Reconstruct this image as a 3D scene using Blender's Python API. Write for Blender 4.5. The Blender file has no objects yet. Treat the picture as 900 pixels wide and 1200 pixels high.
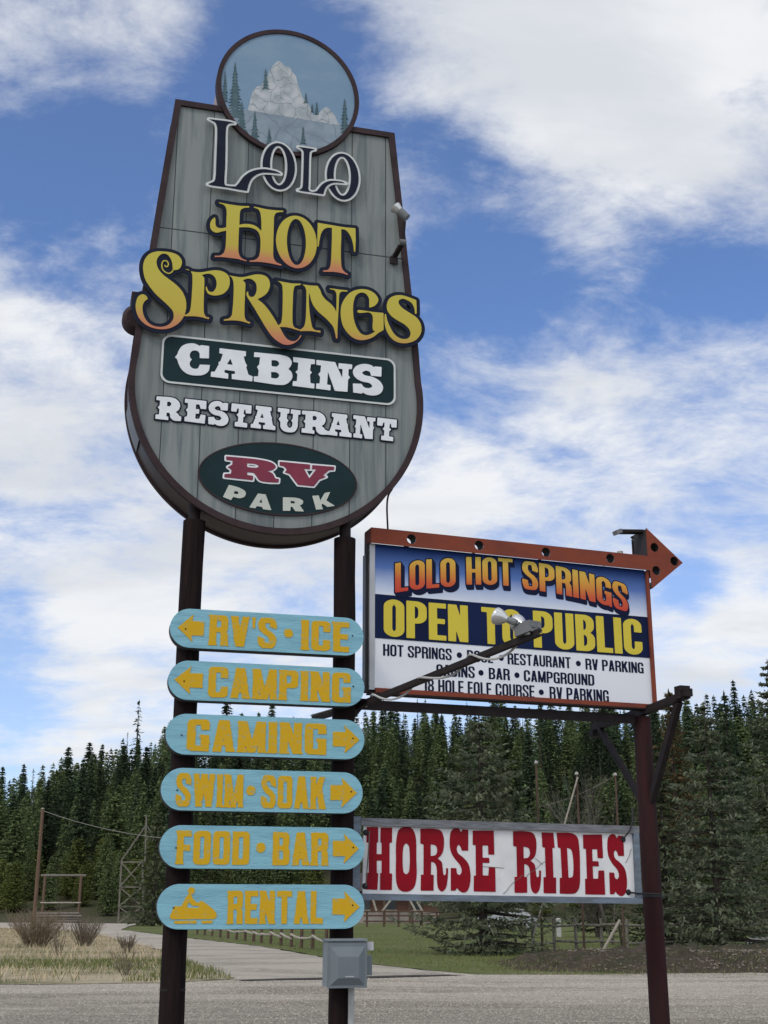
import bpy, math, random
import numpy as np
from mathutils import Vector, Matrix
from mathutils.geometry import tessellate_polygon
R = math.radians
scene = bpy.context.scene
COL = scene.collection

# ------------------------------------------------------------------ camera
EYE = 1.6
FPX = 1500.0                      # focal length in photograph pixels (900 x 1200)
PITCH = math.atan(465 / 1500.0)
cam_data = bpy.data.cameras.new('camera')
cam_data.sensor_fit = 'VERTICAL'
cam_data.sensor_height = 24.0
cam_data.lens = 24.0 * FPX / 1200.0
cam_data.clip_start = 0.1
cam_data.clip_end = 6000
cam = bpy.data.objects.new('camera', cam_data)
COL.objects.link(cam)
cam.location = (0, 0, EYE)
cam.rotation_euler = (R(90) + PITCH, 0, 0)
scene.camera = cam

# ------------------------------------------------------------------ light and exposure
SUN_DIR = Vector((-0.55, -0.62, 0.80)).normalized()      # towards the sun: behind and left of the viewer
scene.view_settings.view_transform = 'Standard'
scene.view_settings.look = 'None'
scene.view_settings.exposure = 0.0
scene.view_settings.gamma = 1.0
scene.view_settings.use_curve_mapping = False
sun_data = bpy.data.lights.new('sun', 'SUN')
sun_data.energy = 1.3
sun_data.angle = R(14)
sun_data.color = (1.0, 0.93, 0.82)
sun = bpy.data.objects.new('sun', sun_data)
COL.objects.link(sun)
sun.rotation_euler = SUN_DIR.to_track_quat('Z', 'Y').to_euler()
sun.location = (-20, -20, 40)

def px_dir(x, y):
    dx = (x - 450) / FPX; dy = -(y - 600) / FPX
    c, s = math.cos(PITCH), math.sin(PITCH)
    return Vector((dx, c - dy * s, s + dy * c))

world = bpy.data.worlds.new('World')
scene.world = world
world.use_nodes = True
wt = world.node_tree
wt.nodes.clear()
def wn(kind, **kw):
    n = wt.nodes.new(kind)
    for k, v in kw.items(): setattr(n, k, v)
    return n
def wmath(op, a, b=None, clamp=False):
    n = wn('ShaderNodeMath', operation=op, use_clamp=clamp)
    for i, v in enumerate((a, b)):
        if v is None: continue
        if isinstance(v, (int, float)): n.inputs[i].default_value = v
        else: wt.links.new(v, n.inputs[i])
    return n.outputs[0]
sky = wn('ShaderNodeTexSky', sky_type='NISHITA', sun_disc=False)
sky.sun_elevation = math.asin(SUN_DIR.z)
sky.sun_rotation = math.atan2(SUN_DIR.x, SUN_DIR.y)
sky.altitude = 1200; sky.air_density = 1.0; sky.dust_density = 0.3; sky.ozone_density = 2.5
skyc = wn('ShaderNodeVectorMath', operation='MULTIPLY')
wt.links.new(sky.outputs[0], skyc.inputs[0]); skyc.inputs[1].default_value = SKY_TINT = (0.90, 1.24, 1.66)
tc = wn('ShaderNodeTexCoord')
nrm = wn('ShaderNodeVectorMath', operation='NORMALIZE'); wt.links.new(tc.outputs['Generated'], nrm.inputs[0])
DIR = nrm.outputs[0]
sep = wn('ShaderNodeSeparateXYZ'); wt.links.new(DIR, sep.inputs[0])
zz = wmath('ADD', wmath('MAXIMUM', sep.outputs[2], 0.0), 0.30)
comb = wn('ShaderNodeCombineXYZ')
wt.links.new(wmath('DIVIDE', sep.outputs[0], zz), comb.inputs[0])
wt.links.new(wmath('DIVIDE', sep.outputs[1], zz), comb.inputs[1])
def wnoise(vec, scale, detail, rough, dist=0.0, offs=(0, 0, 0), stretch=(1, 1, 1), rot=0):
    m = wn('ShaderNodeMapping'); m.inputs['Location'].default_value = offs; m.inputs['Scale'].default_value = stretch
    m.inputs['Rotation'].default_value = (0, 0, rot)
    wt.links.new(vec, m.inputs[0])
    n = wn('ShaderNodeTexNoise'); n.inputs['Scale'].default_value = scale; n.inputs['Detail'].default_value = detail
    n.inputs['Roughness'].default_value = rough; n.inputs['Distortion'].default_value = dist
    wt.links.new(m.outputs[0], n.inputs['Vector'])
    return n.outputs[0]
n_big = wnoise(comb.outputs[0], 3.0, 13, 0.63, 0.18, (3.1, 0.7, 0), (1, 1.1, 1))
n_wisp = wnoise(comb.outputs[0], 9.0, 11, 0.66, 0.35, (8.3, 2.2, 0), (0.72, 1.1, 1), R(-38))
dens = wmath('ADD', wmath('MULTIPLY', wmath('SUBTRACT', n_big, 0.5), 2.15), wmath('MULTIPLY', wmath('SUBTRACT', n_wisp, 0.5), 1.30))
# where the banks of cloud and the clear gaps of this sky lie (fixed directions in the sky)
BANKS = [(770, 30, 300, 0.55), (560, 30, 150, 0.20), (700, 150, 160, 0.34), (890, 130, 170, 0.3), (60, 30, 190, 0.26), (190, 20, 120, 0.22),
         (20, 380, 190, 0.34), (80, 480, 210, 0.30), (640, 400, 150, 0.20), (820, 420, 160, 0.10), (560, 560, 190, 0.20), (850, 560, 220, 0.22),
         (120, 620, 210, 0.30), (600, 700, 320, 0.18), (300, 680, 260, 0.26), (880, 760, 150, 0.36), (100, 790, 180, 0.36), (60, 890, 70, 0.1),
         (720, 270, 70, 0.16),
         (560, 250, 210, -0.42), (820, 270, 200, -0.34), (330, 90, 200, -0.30), (80, 195, 150, -0.55), (880, 350, 130, -0.26), (220, 330, 120, -0.1),
         (810, 685, 60, -0.55), (20, 725, 60, -0.55), (30, 850, 70, -0.5), (560, 480, 90, -0.25), (780, 480, 60, -0.16), (100, 560, 70, -0.12)]
for (bx, by, br, amp) in BANKS:
    d = px_dir(bx, by).normalized()
    v = wn('ShaderNodeVectorMath', operation='DISTANCE'); wt.links.new(DIR, v.inputs[0]); v.inputs[1].default_value = d
    mr = wn('ShaderNodeMapRange', interpolation_type='SMOOTHSTEP')
    wt.links.new(v.outputs['Value'], mr.inputs[0])
    mr.inputs[1].default_value = 0.0; mr.inputs[2].default_value = br / FPX * 1.15; mr.inputs[3].default_value = amp; mr.inputs[4].default_value = 0.0
    dens = wmath('ADD', dens, mr.outputs[0])
# rest of the dome (behind and above the viewer) is mostly bright cloud
back = wn('ShaderNodeMapRange', interpolation_type='SMOOTHSTEP')
wt.links.new(sep.outputs[1], back.inputs[0])
back.inputs[1].default_value = 0.62; back.inputs[2].default_value = -0.1; back.inputs[3].default_value = 0.0; back.inputs[4].default_value = 1.0
dens = wmath('ADD', dens, wmath('MULTIPLY', back.outputs[0], 0.35))
cov = wn('ShaderNodeMapRange', interpolation_type='SMOOTHSTEP'); wt.links.new(dens, cov.inputs[0])
cov.inputs[1].default_value = -0.24; cov.inputs[2].default_value = 0.60; cov.inputs[3].default_value = 0.02; cov.inputs[4].default_value = 0.97
grey = wnoise(comb.outputs[0], 2.6, 6, 0.55, 0.2, (1.3, 5.2, 0), (0.8, 1.6, 1))
gmr = wn('ShaderNodeMapRange', interpolation_type='SMOOTHSTEP'); wt.links.new(grey, gmr.inputs[0])
gmr.inputs[1].default_value = 0.40; gmr.inputs[2].default_value = 0.66
gfac = wmath('MULTIPLY', gmr.outputs[0], wmath('ADD', wmath('MULTIPLY', cov.outputs[0], 0.8), 0.0))
ccol = wn('ShaderNodeMixRGB'); wt.links.new(gfac, ccol.inputs[0])
ccol.inputs[1].default_value = (9.0, 9.15, 9.35, 1); ccol.inputs[2].default_value = (6.5, 6.85, 7.4, 1)
lit = wmath('ADD', wmath('MULTIPLY', back.outputs[0], 0.55), 1.0)
cl = wn('ShaderNodeVectorMath', operation='SCALE'); wt.links.new(ccol.outputs[0], cl.inputs[0]); wt.links.new(lit, cl.inputs['Scale'])
veil = wn('ShaderNodeMapRange', interpolation_type='SMOOTHSTEP'); wt.links.new(sep.outputs[2], veil.inputs[0])
veil.inputs[1].default_value = 0.03; veil.inputs[2].default_value = 0.46; veil.inputs[3].default_value = 0.34; veil.inputs[4].default_value = 0.03
mix = wn('ShaderNodeMixRGB'); wt.links.new(wmath('ADD', veil.outputs[0], wmath('MULTIPLY', cov.outputs[0], wmath('SUBTRACT', 1.0, veil.outputs[0]))), mix.inputs[0])
wt.links.new(skyc.outputs[0], mix.inputs[1]); wt.links.new(cl.outputs[0], mix.inputs[2])
bg = wn('ShaderNodeBackground'); bg.inputs[1].default_value = 0.1
wt.links.new(mix.outputs[0], bg.inputs[0])
wo = wn('ShaderNodeOutputWorld'); wt.links.new(bg.outputs[0], wo.inputs[0])

# ------------------------------------------------------------------ materials
def mat(name, base, rough=0.6, metal=0.0, spec=0.3, var=0.0, vscale=8.0, bump=0.0, bscale=40.0, base2=None, vdet=5, stretch=(1, 1, 1), thr=(0.35, 0.65), rand=0.0, island=0.0):
    m = bpy.data.materials.new(name); m.use_nodes = True
    nt = m.node_tree; b = nt.nodes['Principled BSDF']
    b.inputs['Roughness'].default_value = rough; b.inputs['Metallic'].default_value = metal
    b.inputs['Specular IOR Level'].default_value = spec
    col = None
    if base2 is None and var: base2 = tuple(c * (1 - var) for c in base)
    if base2 is not None:
        t = nt.nodes.new('ShaderNodeTexCoord'); mp = nt.nodes.new('ShaderNodeMapping')
        nt.links.new(t.outputs['Object'], mp.inputs[0]); mp.inputs['Scale'].default_value = stretch
        oi0 = nt.nodes.new('ShaderNodeObjectInfo'); sc0 = nt.nodes.new('ShaderNodeMath'); sc0.operation = 'MULTIPLY'; sc0.inputs[1].default_value = 37.0
        nt.links.new(oi0.outputs['Random'], sc0.inputs[0]); nt.links.new(sc0.outputs[0], mp.inputs['Location'])
        n = nt.nodes.new('ShaderNodeTexNoise'); n.inputs['Scale'].default_value = vscale; n.inputs['Detail'].default_value = vdet
        n.inputs['Roughness'].default_value = 0.62
        nt.links.new(mp.outputs[0], n.inputs['Vector'])
        mr = nt.nodes.new('ShaderNodeMapRange'); nt.links.new(n.outputs[0], mr.inputs[0])
        mr.inputs[1].default_value = thr[0]; mr.inputs[2].default_value = thr[1]
        mx = nt.nodes.new('ShaderNodeMixRGB'); nt.links.new(mr.outputs[0], mx.inputs[0])
        mx.inputs[1].default_value = (*base, 1); mx.inputs[2].default_value = (*base2, 1)
        col = mx.outputs[0]
    else:
        b.inputs['Base Color'].default_value = (*base, 1)
    if rand:
        oi = nt.nodes.new('ShaderNodeObjectInfo'); hs = nt.nodes.new('ShaderNodeHueSaturation')
        mr2 = nt.nodes.new('ShaderNodeMapRange'); nt.links.new(oi.outputs['Random'], mr2.inputs[0])
        mr2.inputs[3].default_value = 1 - rand; mr2.inputs[4].default_value = 1 + rand
        nt.links.new(mr2.outputs[0], hs.inputs['Value'])
        if col is None: hs.inputs['Color'].default_value = (*base, 1)
        else: nt.links.new(col, hs.inputs['Color'])
        col = hs.outputs[0]
    if island:
        ge = nt.nodes.new('ShaderNodeNewGeometry'); hs2 = nt.nodes.new('ShaderNodeHueSaturation'); mr4 = nt.nodes.new('ShaderNodeMapRange')
        nt.links.new(ge.outputs['Random Per Island'], mr4.inputs[0]); mr4.inputs[3].default_value = 1 - island; mr4.inputs[4].default_value = 1 + island
        nt.links.new(mr4.outputs[0], hs2.inputs['Value']); nt.links.new(col, hs2.inputs['Color']); col = hs2.outputs[0]
    if col is not None: nt.links.new(col, b.inputs['Base Color'])
    if bump:
        t2 = nt.nodes.new('ShaderNodeTexCoord'); mp2 = nt.nodes.new('ShaderNodeMapping'); mp2.inputs['Scale'].default_value = stretch
        nt.links.new(t2.outputs['Object'], mp2.inputs[0])
        nb = nt.nodes.new('ShaderNodeTexNoise'); nb.inputs['Scale'].default_value = bscale; nb.inputs['Detail'].default_value = 5
        nt.links.new(mp2.outputs[0], nb.inputs['Vector'])
        bp = nt.nodes.new('ShaderNodeBump'); bp.inputs['Strength'].default_value = bump; bp.inputs['Distance'].default_value = 0.02
        nt.links.new(nb.outputs[0], bp.inputs['Height']); nt.links.new(bp.outputs[0], b.inputs['Normal'])
    return m

def ramp_mat(name, axis, stops, rough=0.55, spec=0.3):
    """paint that is airbrushed from one colour to another along an object axis"""
    m = bpy.data.materials.new(name); m.use_nodes = True
    nt = m.node_tree; b = nt.nodes['Principled BSDF']
    b.inputs['Roughness'].default_value = rough; b.inputs['Specular IOR Level'].default_value = spec
    t = nt.nodes.new('ShaderNodeTexCoord'); s = nt.nodes.new('ShaderNodeSeparateXYZ')
    nt.links.new(t.outputs['Generated'], s.inputs[0])
    n = nt.nodes.new('ShaderNodeTexNoise'); n.inputs['Scale'].default_value = 9; nt.links.new(t.outputs['Object'], n.inputs['Vector'])
    ad = nt.nodes.new('ShaderNodeMath'); ad.operation = 'MULTIPLY_ADD'
    nt.links.new(n.outputs[0], ad.inputs[0]); ad.inputs[1].default_value = 0.06; nt.links.new(s.outputs[axis], ad.inputs[2])
    cr = nt.nodes.new('ShaderNodeValToRGB'); nt.links.new(ad.outputs[0], cr.inputs[0])
    while len(cr.color_ramp.elements) < len(stops): cr.color_ramp.elements.new(0.5)
    for e, (p, c) in zip(cr.color_ramp.elements, stops): e.position = p + 0.03; e.color = (*c, 1)
    nt.links.new(cr.outputs[0], b.inputs['Base Color'])
    return m

# ------------------------------------------------------------------ mesh helpers
class MB:
    def __init__(s): s.v = []; s.f = []
    def add(s, vs, fs):
        o = len(s.v); s.v.extend([tuple(p) for p in vs]); s.f.extend([tuple(i + o for i in f) for f in fs]); return s
    def box(s, x0, y0, z0, x1, y1, z1):
        vs = [(x, y, z) for z in (z0, z1) for y in (y0, y1) for x in (x0, x1)]
        return s.add(vs, [(0, 2, 3, 1), (4, 5, 7, 6), (0, 1, 5, 4), (2, 6, 7, 3), (0, 4, 6, 2), (1, 3, 7, 5)])
    def bar(s, a, b, w, h, up=(0, 0, 1)):
        a = Vector(a); b = Vector(b); d = (b - a).normalized(); up = Vector(up)
        if abs(d.dot(up)) > 0.97: up = Vector((1, 0, 0))
        sx = d.cross(up).normalized() * (w / 2); sy = sx.cross(d).normalized() * (h / 2)
        vs = [p + i * sx + j * sy for p in (a, b) for j in (-1, 1) for i in (-1, 1)]
        return s.add(vs, [(0, 2, 3, 1), (4, 5, 7, 6), (0, 1, 5, 4), (2, 6, 7, 3), (0, 4, 6, 2), (1, 3, 7, 5)])
    def tube(s, pts, rad, n=12, cap=True):
        pts = [Vector(p) for p in pts]
        if not hasattr(rad, '__len__'): rad = [rad] * len(pts)
        vs = []; fs = []; ref = None
        for i, p in enumerate(pts):
            d = (pts[min(i + 1, len(pts) - 1)] - pts[max(i - 1, 0)]).normalized()
            if ref is None:
                ref = Vector((0, 0, 1)) if abs(d.z) < 0.9 else Vector((1, 0, 0))
            u = (ref - d * ref.dot(d)).normalized(); w = d.cross(u); ref = u
            for k in range(n):
                t = 2 * math.pi * k / n
                vs.append(p + (u * math.cos(t) + w * math.sin(t)) * rad[i])
        for i in range(len(pts) - 1):
            for k in range(n):
                fs.append((i * n + k, i * n + (k + 1) % n, (i + 1) * n + (k + 1) % n, (i + 1) * n + k))
        if cap:
            fs.append(tuple(range(n - 1, -1, -1))); fs.append(tuple((len(pts) - 1) * n + k for k in range(n)))
        return s.add(vs, fs)
    def lathe(s, prof, org, axis, n=24):
        """prof: (radius, distance along axis)"""
        org = Vector(org); d = Vector(axis).normalized()
        u = d.orthogonal().normalized(); w = d.cross(u); vs = []; fs = []
        for (r, h) in prof:
            for k in range(n):
                t = 2 * math.pi * k / n; vs.append(org + d * h + (u * math.cos(t) + w * math.sin(t)) * r)
        for i in range(len(prof) - 1):
            for k in range(n): fs.append((i * n + k, i * n + (k + 1) % n, (i + 1) * n + (k + 1) % n, (i + 1) * n + k))
        return s.add(vs, fs)
    def sheet(s, loop, z):
        """flat polygon lying at height z"""
        lp = [Vector((x, y, 0)) for x, y in loop]
        tr = tessellate_polygon([lp]); fs = []
        for t in tr:
            a, b, c = (lp[i] for i in t)
            fs.append(t if (b - a).cross(c - a).z > 0 else t[::-1])
        return s.add([(p.x, p.y, z) for p in lp], fs)
    def plate(s, groups, yf, yb, back=False):
        """groups: lists of loops [outer, hole, hole..] in the sign plane; front at yf, wall back to yb"""
        for g in groups:
            lv = [[Vector((x, z, 0)) for x, z in lp] for lp in g]
            flat = [p for lp in lv for p in lp]
            fs = []
            for t in tessellate_polygon(lv):
                a, b, c = (flat[i] for i in t); ar = (b - a).cross(c - a).z
                if abs(ar) < 1e-12: continue
                fs.append(tuple(t) if ar > 0 else tuple(t[::-1]))
            s.add([(p.x, yf, p.y) for p in flat], fs)
            if back: s.add([(p.x, yb, p.y) for p in flat], [f[::-1] for f in fs])
            for lp in g:
                n = len(lp)
                s.add([(x, yf, z) for x, z in lp] + [(x, yb, z) for x, z in lp],
                      [(i, n + i, n + (i + 1) % n, (i + 1) % n) for i in range(n)])
        return s
    def build(s, name, material, parent=None, smooth=False, org=None):
        me = bpy.data.meshes.new(name)
        v = s.v if org is None else [(p[0] - org[0], p[1] - org[1], p[2] - org[2]) for p in s.v]
        me.from_pydata(v, [], s.f); me.update()
        if material is not None: me.materials.append(material)
        if smooth:
            for p in me.polygons: p.use_smooth = True
            try: me.set_sharp_from_angle(angle=R(40))
            except Exception: pass
        o = bpy.data.objects.new(name, me); COL.objects.link(o)
        if parent is not None: o.parent = parent
        return o

def tag(o, label, cat, group=None, kind=None):
    if kind: o['kind'] = kind
    else:
        o['label'] = label; o['category'] = cat
        if group: o['group'] = group
    if kind == 'stuff' and label: o['label'] = label; o['category'] = cat
    return o

def empty(name, loc, rz=0.0):
    o = bpy.data.objects.new(name, None); COL.objects.link(o)
    o.empty_display_size = 0.3
    o.location = loc; o.rotation_euler = (0, 0, rz); return o

class Plane:
    """a vertical plane: u to the right, v up, off towards the viewer"""
    def __init__(s, px, D, yaw):
        r = px_dir(px, 1065); t = D / r.y
        s.o = Vector((r.x * t, D, 0)); s.yaw = R(yaw)
        s.r = Vector((math.cos(s.yaw), math.sin(s.yaw), 0)); s.n = Vector((math.sin(s.yaw), -math.cos(s.yaw), 0))
    def uv(s, x, y, off=0.0):
        r = px_dir(x, y); c = Vector((0, 0, EYE)); o = s.o + s.n * off
        t = (o - c).dot(s.n) / r.dot(s.n); p = c + r * t
        return ((p - s.o).dot(s.r), p.z)
    def w(s, u, off, v): return s.o + s.r * u + s.n * off + Vector((0, 0, v))

class Thing:
    """an Empty standing at (u, v) of a plane; its parts are given in plane coordinates (x = u, y = depth away, z = v)"""
    def __init__(s, name, label, cat, plane, u, v, depth=0.0, group=None, roll=0.0):
        s.p = plane; s.org = (u, depth, v)
        s.e = empty(name, plane.w(u, -depth, v), plane.yaw)
        if roll: s.e.rotation_euler = (0, roll, plane.yaw)
        tag(s.e, label, cat, group)
    def part(s, name, mb, m, parent=None, smooth=False):
        return mb.build(name, m, parent or s.e, smooth, s.org)

def ground_pt(x, y, z=0.0):
    r = px_dir(x, y); t = (z - EYE) / r.z
    return (r.x * t, r.y * t)
def at_depth(x, y, D):
    r = px_dir(x, y); t = D / r.y
    return Vector((r.x * t, D, EYE + r.z * t))

# ------------------------------------------------------------------ ground
def smoothstep(a, b, x):
    t = np.clip((np.asarray(x, float) - a) / (b - a), 0, 1); return t * t * (3 - 2 * t)
def hill_h(x, y):
    x = np.asarray(x, float); y = np.asarray(y, float)
    top = 31.0 + 0.115 * np.clip(x, 0, 130) - 0.36 * np.clip(-x - 50, 0, 60) + 2.2 * np.sin(x * .031 + 1) + 1.5 * np.sin(y * .05 + x * .02)
    r = smoothstep(168, 330, y)
    edge = smoothstep(95, 190, np.abs(x) * .9 + 20) * 0
    return r * top + edge
def grid_mesh(name, xs, ys, zf, m):
    X, Y = np.meshgrid(xs, ys); Z = zf(X, Y); nx, ny = len(xs), len(ys)
    v = np.stack([X, Y, Z], -1).reshape(-1, 3)
    idx = np.arange(nx * ny).reshape(ny, nx)
    f = np.stack([idx[:-1, :-1], idx[:-1, 1:], idx[1:, 1:], idx[1:, :-1]], -1).reshape(-1, 4)
    me = bpy.data.meshes.new(name); me.from_pydata(v.tolist(), [], f.tolist()); me.update()
    for p in me.polygons: p.use_smooth = True
    if m: me.materials.append(m)
    o = bpy.data.objects.new(name, me); COL.objects.link(o); o['kind'] = 'structure'; return o

def ground_mat(name, cols, scales, bump=0.4, bscale=6.0, bdist=0.05, rough=0.95, streak=None, thr=(0.42, 0.6)):
    """three colours broken up by noises of two sizes"""
    m = bpy.data.materials.new(name); m.use_nodes = True; nt = m.node_tree; b = nt.nodes['Principled BSDF']
    b.inputs['Roughness'].default_value = rough; b.inputs['Specular IOR Level'].default_value = 0.1
    N = nt.nodes.new; L = nt.links.new
    t = N('ShaderNodeTexCoord'); mp = N('ShaderNodeMapping'); L(t.outputs['Object'], mp.inputs[0])
    if streak: mp.inputs['Scale'].default_value = streak
    def nz(s, d=8, r=0.65):
        n = N('ShaderNodeTexNoise'); n.inputs['Scale'].default_value = s; n.inputs['Detail'].default_value = d; n.inputs['Roughness'].default_value = r
        L(mp.outputs[0], n.inputs['Vector']); return n.outputs[0]
    def mr(v, a, c):
        n = N('ShaderNodeMapRange'); n.interpolation_type = 'SMOOTHSTEP'; L(v, n.inputs[0]); n.inputs[1].default_value = a; n.inputs[2].default_value = c; return n.outputs[0]
    x1 = N('ShaderNodeMixRGB'); L(mr(nz(scales[0]), *thr), x1.inputs[0]); x1.inputs[1].default_value = (*cols[0], 1); x1.inputs[2].default_value = (*cols[1], 1)
    x2 = N('ShaderNodeMixRGB'); L(mr(nz(scales[1], 4, .7), .50, .68), x2.inputs[0]); L(x1.outputs[0], x2.inputs[1]); x2.inputs[2].default_value = (*cols[2], 1)
    L(x2.outputs[0], b.inputs['Base Color'])
    bp = N('ShaderNodeBump'); bp.inputs['Strength'].default_value = bump; bp.inputs['Distance'].default_value = bdist
    L(nz(bscale, 6, .7), bp.inputs['Height']); L(bp.outputs[0], b.inputs['Normal'])
    return m
def flatten(x, y): return hill_h(x, y)
xs = np.concatenate([np.linspace(-2500, -160, 14), np.linspace(-150, 150, 61), np.linspace(160, 2500, 14)])
ys = np.concatenate([[-400, -100, 0, 60, 120, 160], np.linspace(180, 460, 57), [520, 700, 1200, 3500]])
ground = grid_mesh('ground', xs, ys, flatten, ground_mat('forest_floor', ((0.060, 0.052, 0.032), (0.045, 0.055, 0.022), (0.085, 0.070, 0.045)), (0.25, 1.7)))

def gravel_material():
    """crushed stone: grains, wheel tracks and dusty stretches along the driving direction, paler dust towards the road"""
    m = bpy.data.materials.new('crushed_gravel'); m.use_nodes = True; nt = m.node_tree; b = nt.nodes['Principled BSDF']
    b.inputs['Roughness'].default_value = 0.95; b.inputs['Specular IOR Level'].default_value = 0.08
    N = nt.nodes.new; L = nt.links.new; t = N('ShaderNodeTexCoord')
    def nz(scale, det, rough, stretch=(1, 1, 1), rot=0):
        mp = N('ShaderNodeMapping'); mp.inputs['Scale'].default_value = stretch; mp.inputs['Rotation'].default_value = (0, 0, rot); L(t.outputs['Object'], mp.inputs[0])
        n = N('ShaderNodeTexNoise'); n.inputs['Scale'].default_value = scale; n.inputs['Detail'].default_value = det; n.inputs['Roughness'].default_value = rough
        L(mp.outputs[0], n.inputs['Vector']); return n.outputs[0]
    def mr(v, a, c, lo=0.0, hi=1.0):
        n = N('ShaderNodeMapRange'); n.interpolation_type = 'SMOOTHSTEP'; L(v, n.inputs[0]); n.inputs[1].default_value = a; n.inputs[2].default_value = c; n.inputs[3].default_value = lo; n.inputs[4].default_value = hi; return n.outputs[0]
    def mx(f, a, c, kind='MIX'):
        n = N('ShaderNodeMixRGB'); n.blend_type = kind
        if isinstance(f, float): n.inputs[0].default_value = f
        else: L(f, n.inputs[0])
        for i, v in ((1, a), (2, c)):
            if isinstance(v, tuple): n.inputs[i].default_value = (*v, 1)
            else: L(v, n.inputs[i])
        return n.outputs[0]
    sp = N('ShaderNodeSeparateXYZ'); L(t.outputs['Object'], sp.inputs[0])
    wob = N('ShaderNodeMath'); wob.operation = 'MULTIPLY_ADD'; L(nz(.12, 4, .6, (.5, 1, 1)), wob.inputs[0]); wob.inputs[1].default_value = 12.0; L(sp.outputs[1], wob.inputs[2])
    base = mx(mr(wob.outputs[0], 26, 34), (0.335, 0.302, 0.252), (0.54, 0.48, 0.39))
    base = mx(mr(nz(.55, 6, .68, (.30, .9, 1), .25), .42, .64), base, (0.305, 0.268, 0.215))
    base = mx(mr(nz(.9, 6, .68, (.22, 1.0, 1), -.2), .52, .70, 0, .75), base, (0.62, 0.555, 0.455))
    g = mr(nz(20.0, 6, .78), .34, .66, .50, 1.45); cg = N('ShaderNodeCombineXYZ')
    for i in range(3): L(g, cg.inputs[i])
    L(mx(1.0, base, cg.outputs[0], 'MULTIPLY'), b.inputs['Base Color'])
    bp = N('ShaderNodeBump'); bp.inputs['Strength'].default_value = 1.0; bp.inputs['Distance'].default_value = 0.10; L(nz(10.0, 6, .75), bp.inputs['Height']); L(bp.outputs[0], b.inputs['Normal'])
    return m
gravel_m = gravel_material()
pale_m = ground_mat('pale_road_gravel', ((0.44, 0.39, 0.32), (0.32, 0.285, 0.235), (0.52, 0.465, 0.385)), (0.45, 7.0), 1.0, 7.0, 0.12, streak=(0.6, 1, 1))
lawn_m = ground_mat('spring_lawn', ((0.092, 0.112, 0.034), (0.128, 0.132, 0.054), (0.066, 0.086, 0.026)), (0.16, 2.6), 0.5, 9.0, 0.06)
dry_m = ground_mat('dry_grass_ground', ((0.35, 0.29, 0.195), (0.13, 0.13, 0.06), (0.44, 0.37, 0.255)), (0.22, 3.0), 0.6, 7.0, 0.06)
dirt_m = ground_mat('turned_dirt', ((0.070, 0.054, 0.040), (0.050, 0.048, 0.028), (0.125, 0.098, 0.072)), (0.8, 5.0), 1.0, 4.0, 0.15)

def rough_loop(pts, step=1.2, amp=0.15, seed=2):
    rg = random.Random(seed); out = []
    for i in range(len(pts)):
        a = Vector(pts[i]); b = Vector(pts[(i + 1) % len(pts)]); n = max(1, min(60, int((b - a).length / step))); d = (b - a); nn = Vector((-d.y, d.x)).normalized() if d.length > 0 else Vector((0, 0))
        for k in range(n):
            p = a + d * (k / n)
            if k: p = p + nn * rg.uniform(-amp, amp)
            out.append((p.x, p.y))
    return out
gp = ground_pt
# the gravel lot the signs stand on, running into the pale road
lot = [(-60, -30), (60, -30), (60, 37.5), gp(900, 1136), gp(820, 1137), gp(700, 1139), gp(560, 1139), gp(521, 1137), gp(380, 1140), gp(273, 1144), gp(190, 1148), gp(90, 1149), gp(0, 1149.5), (-60, 33)]
lo_ = MB().sheet(rough_loop(lot, 0.8, 0.10), 0.020).build('gravel_lot', gravel_m); lo_['kind'] = 'structure'
road = [gp(273, 1149.6), gp(238, 1135), gp(205, 1120), gp(191, 1114.4), gp(155, 1106.6), gp(114, 1095.5), gp(60, 1089), gp(-40, 1086.8), gp(-200, 1086), gp(-200, 1080.0), gp(0, 1080.5), gp(162, 1082.8), gp(150, 1086), gp(142, 1089.5), gp(160, 1092.3), gp(190, 1096), gp(220, 1100), gp(300, 1109), gp(382, 1123), gp(438, 1131.5), gp(521, 1141.4), gp(380, 1149.0)]
ro_ = MB().sheet(rough_loop(road, 0.9, 0.12, 5), 0.024).build('road', pale_m); ro_['kind'] = 'structure'
lawn = [gp(142, 1090), gp(163, 1083.2), gp(190, 1081.5), gp(900, 1080), (120, 160), (60, 37.8), gp(900, 1139.0), gp(820, 1141), gp(700, 1143.2), gp(560, 1143.2), gp(521, 1139.8), gp(438, 1131), gp(382, 1122.6), gp(300, 1108.6), gp(220, 1099.6), gp(190, 1095.6), gp(160, 1092)]
la_ = MB().sheet(rough_loop(lawn, 1.0, 0.12, 7), 0.028).build('lawn', lawn_m); la_['kind'] = 'structure'
isl = [gp(-160, 1155), gp(0, 1155), gp(90, 1154.6), gp(190, 1153.4), gp(240, 1150.5), gp(271, 1149.2), gp(262, 1143), gp(238, 1135.6), gp(205, 1121), gp(188, 1114.8), gp(152, 1107), gp(112, 1096), gp(58, 1090), gp(-160, 1088)]
is_ = MB().sheet(rough_loop(isl, 0.8, 0.16, 9), 0.032).build('verge', dry_m); is_['kind'] = 'structure'
# narrow strip of darker ground where lot and road meet
dark_line = [gp(272, 1150.2), gp(330, 1148.3), gp(382, 1147.2), gp(440, 1145.2), gp(521, 1143.6), gp(545, 1144.4), gp(521, 1145.0), gp(440, 1147.6), gp(382, 1149.4), gp(330, 1150.0), gp(290, 1150.9)]
ru_ = MB().sheet(rough_loop(dark_line, 0.5, 0.05, 11), 0.036).build('dark_strip', ground_mat('dark_strip_ground', ((0.055, 0.048, 0.043), (0.075, 0.066, 0.058), (0.045, 0.042, 0.04)), (1.2, 6.0))); ru_['kind'] = 'structure'

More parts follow.
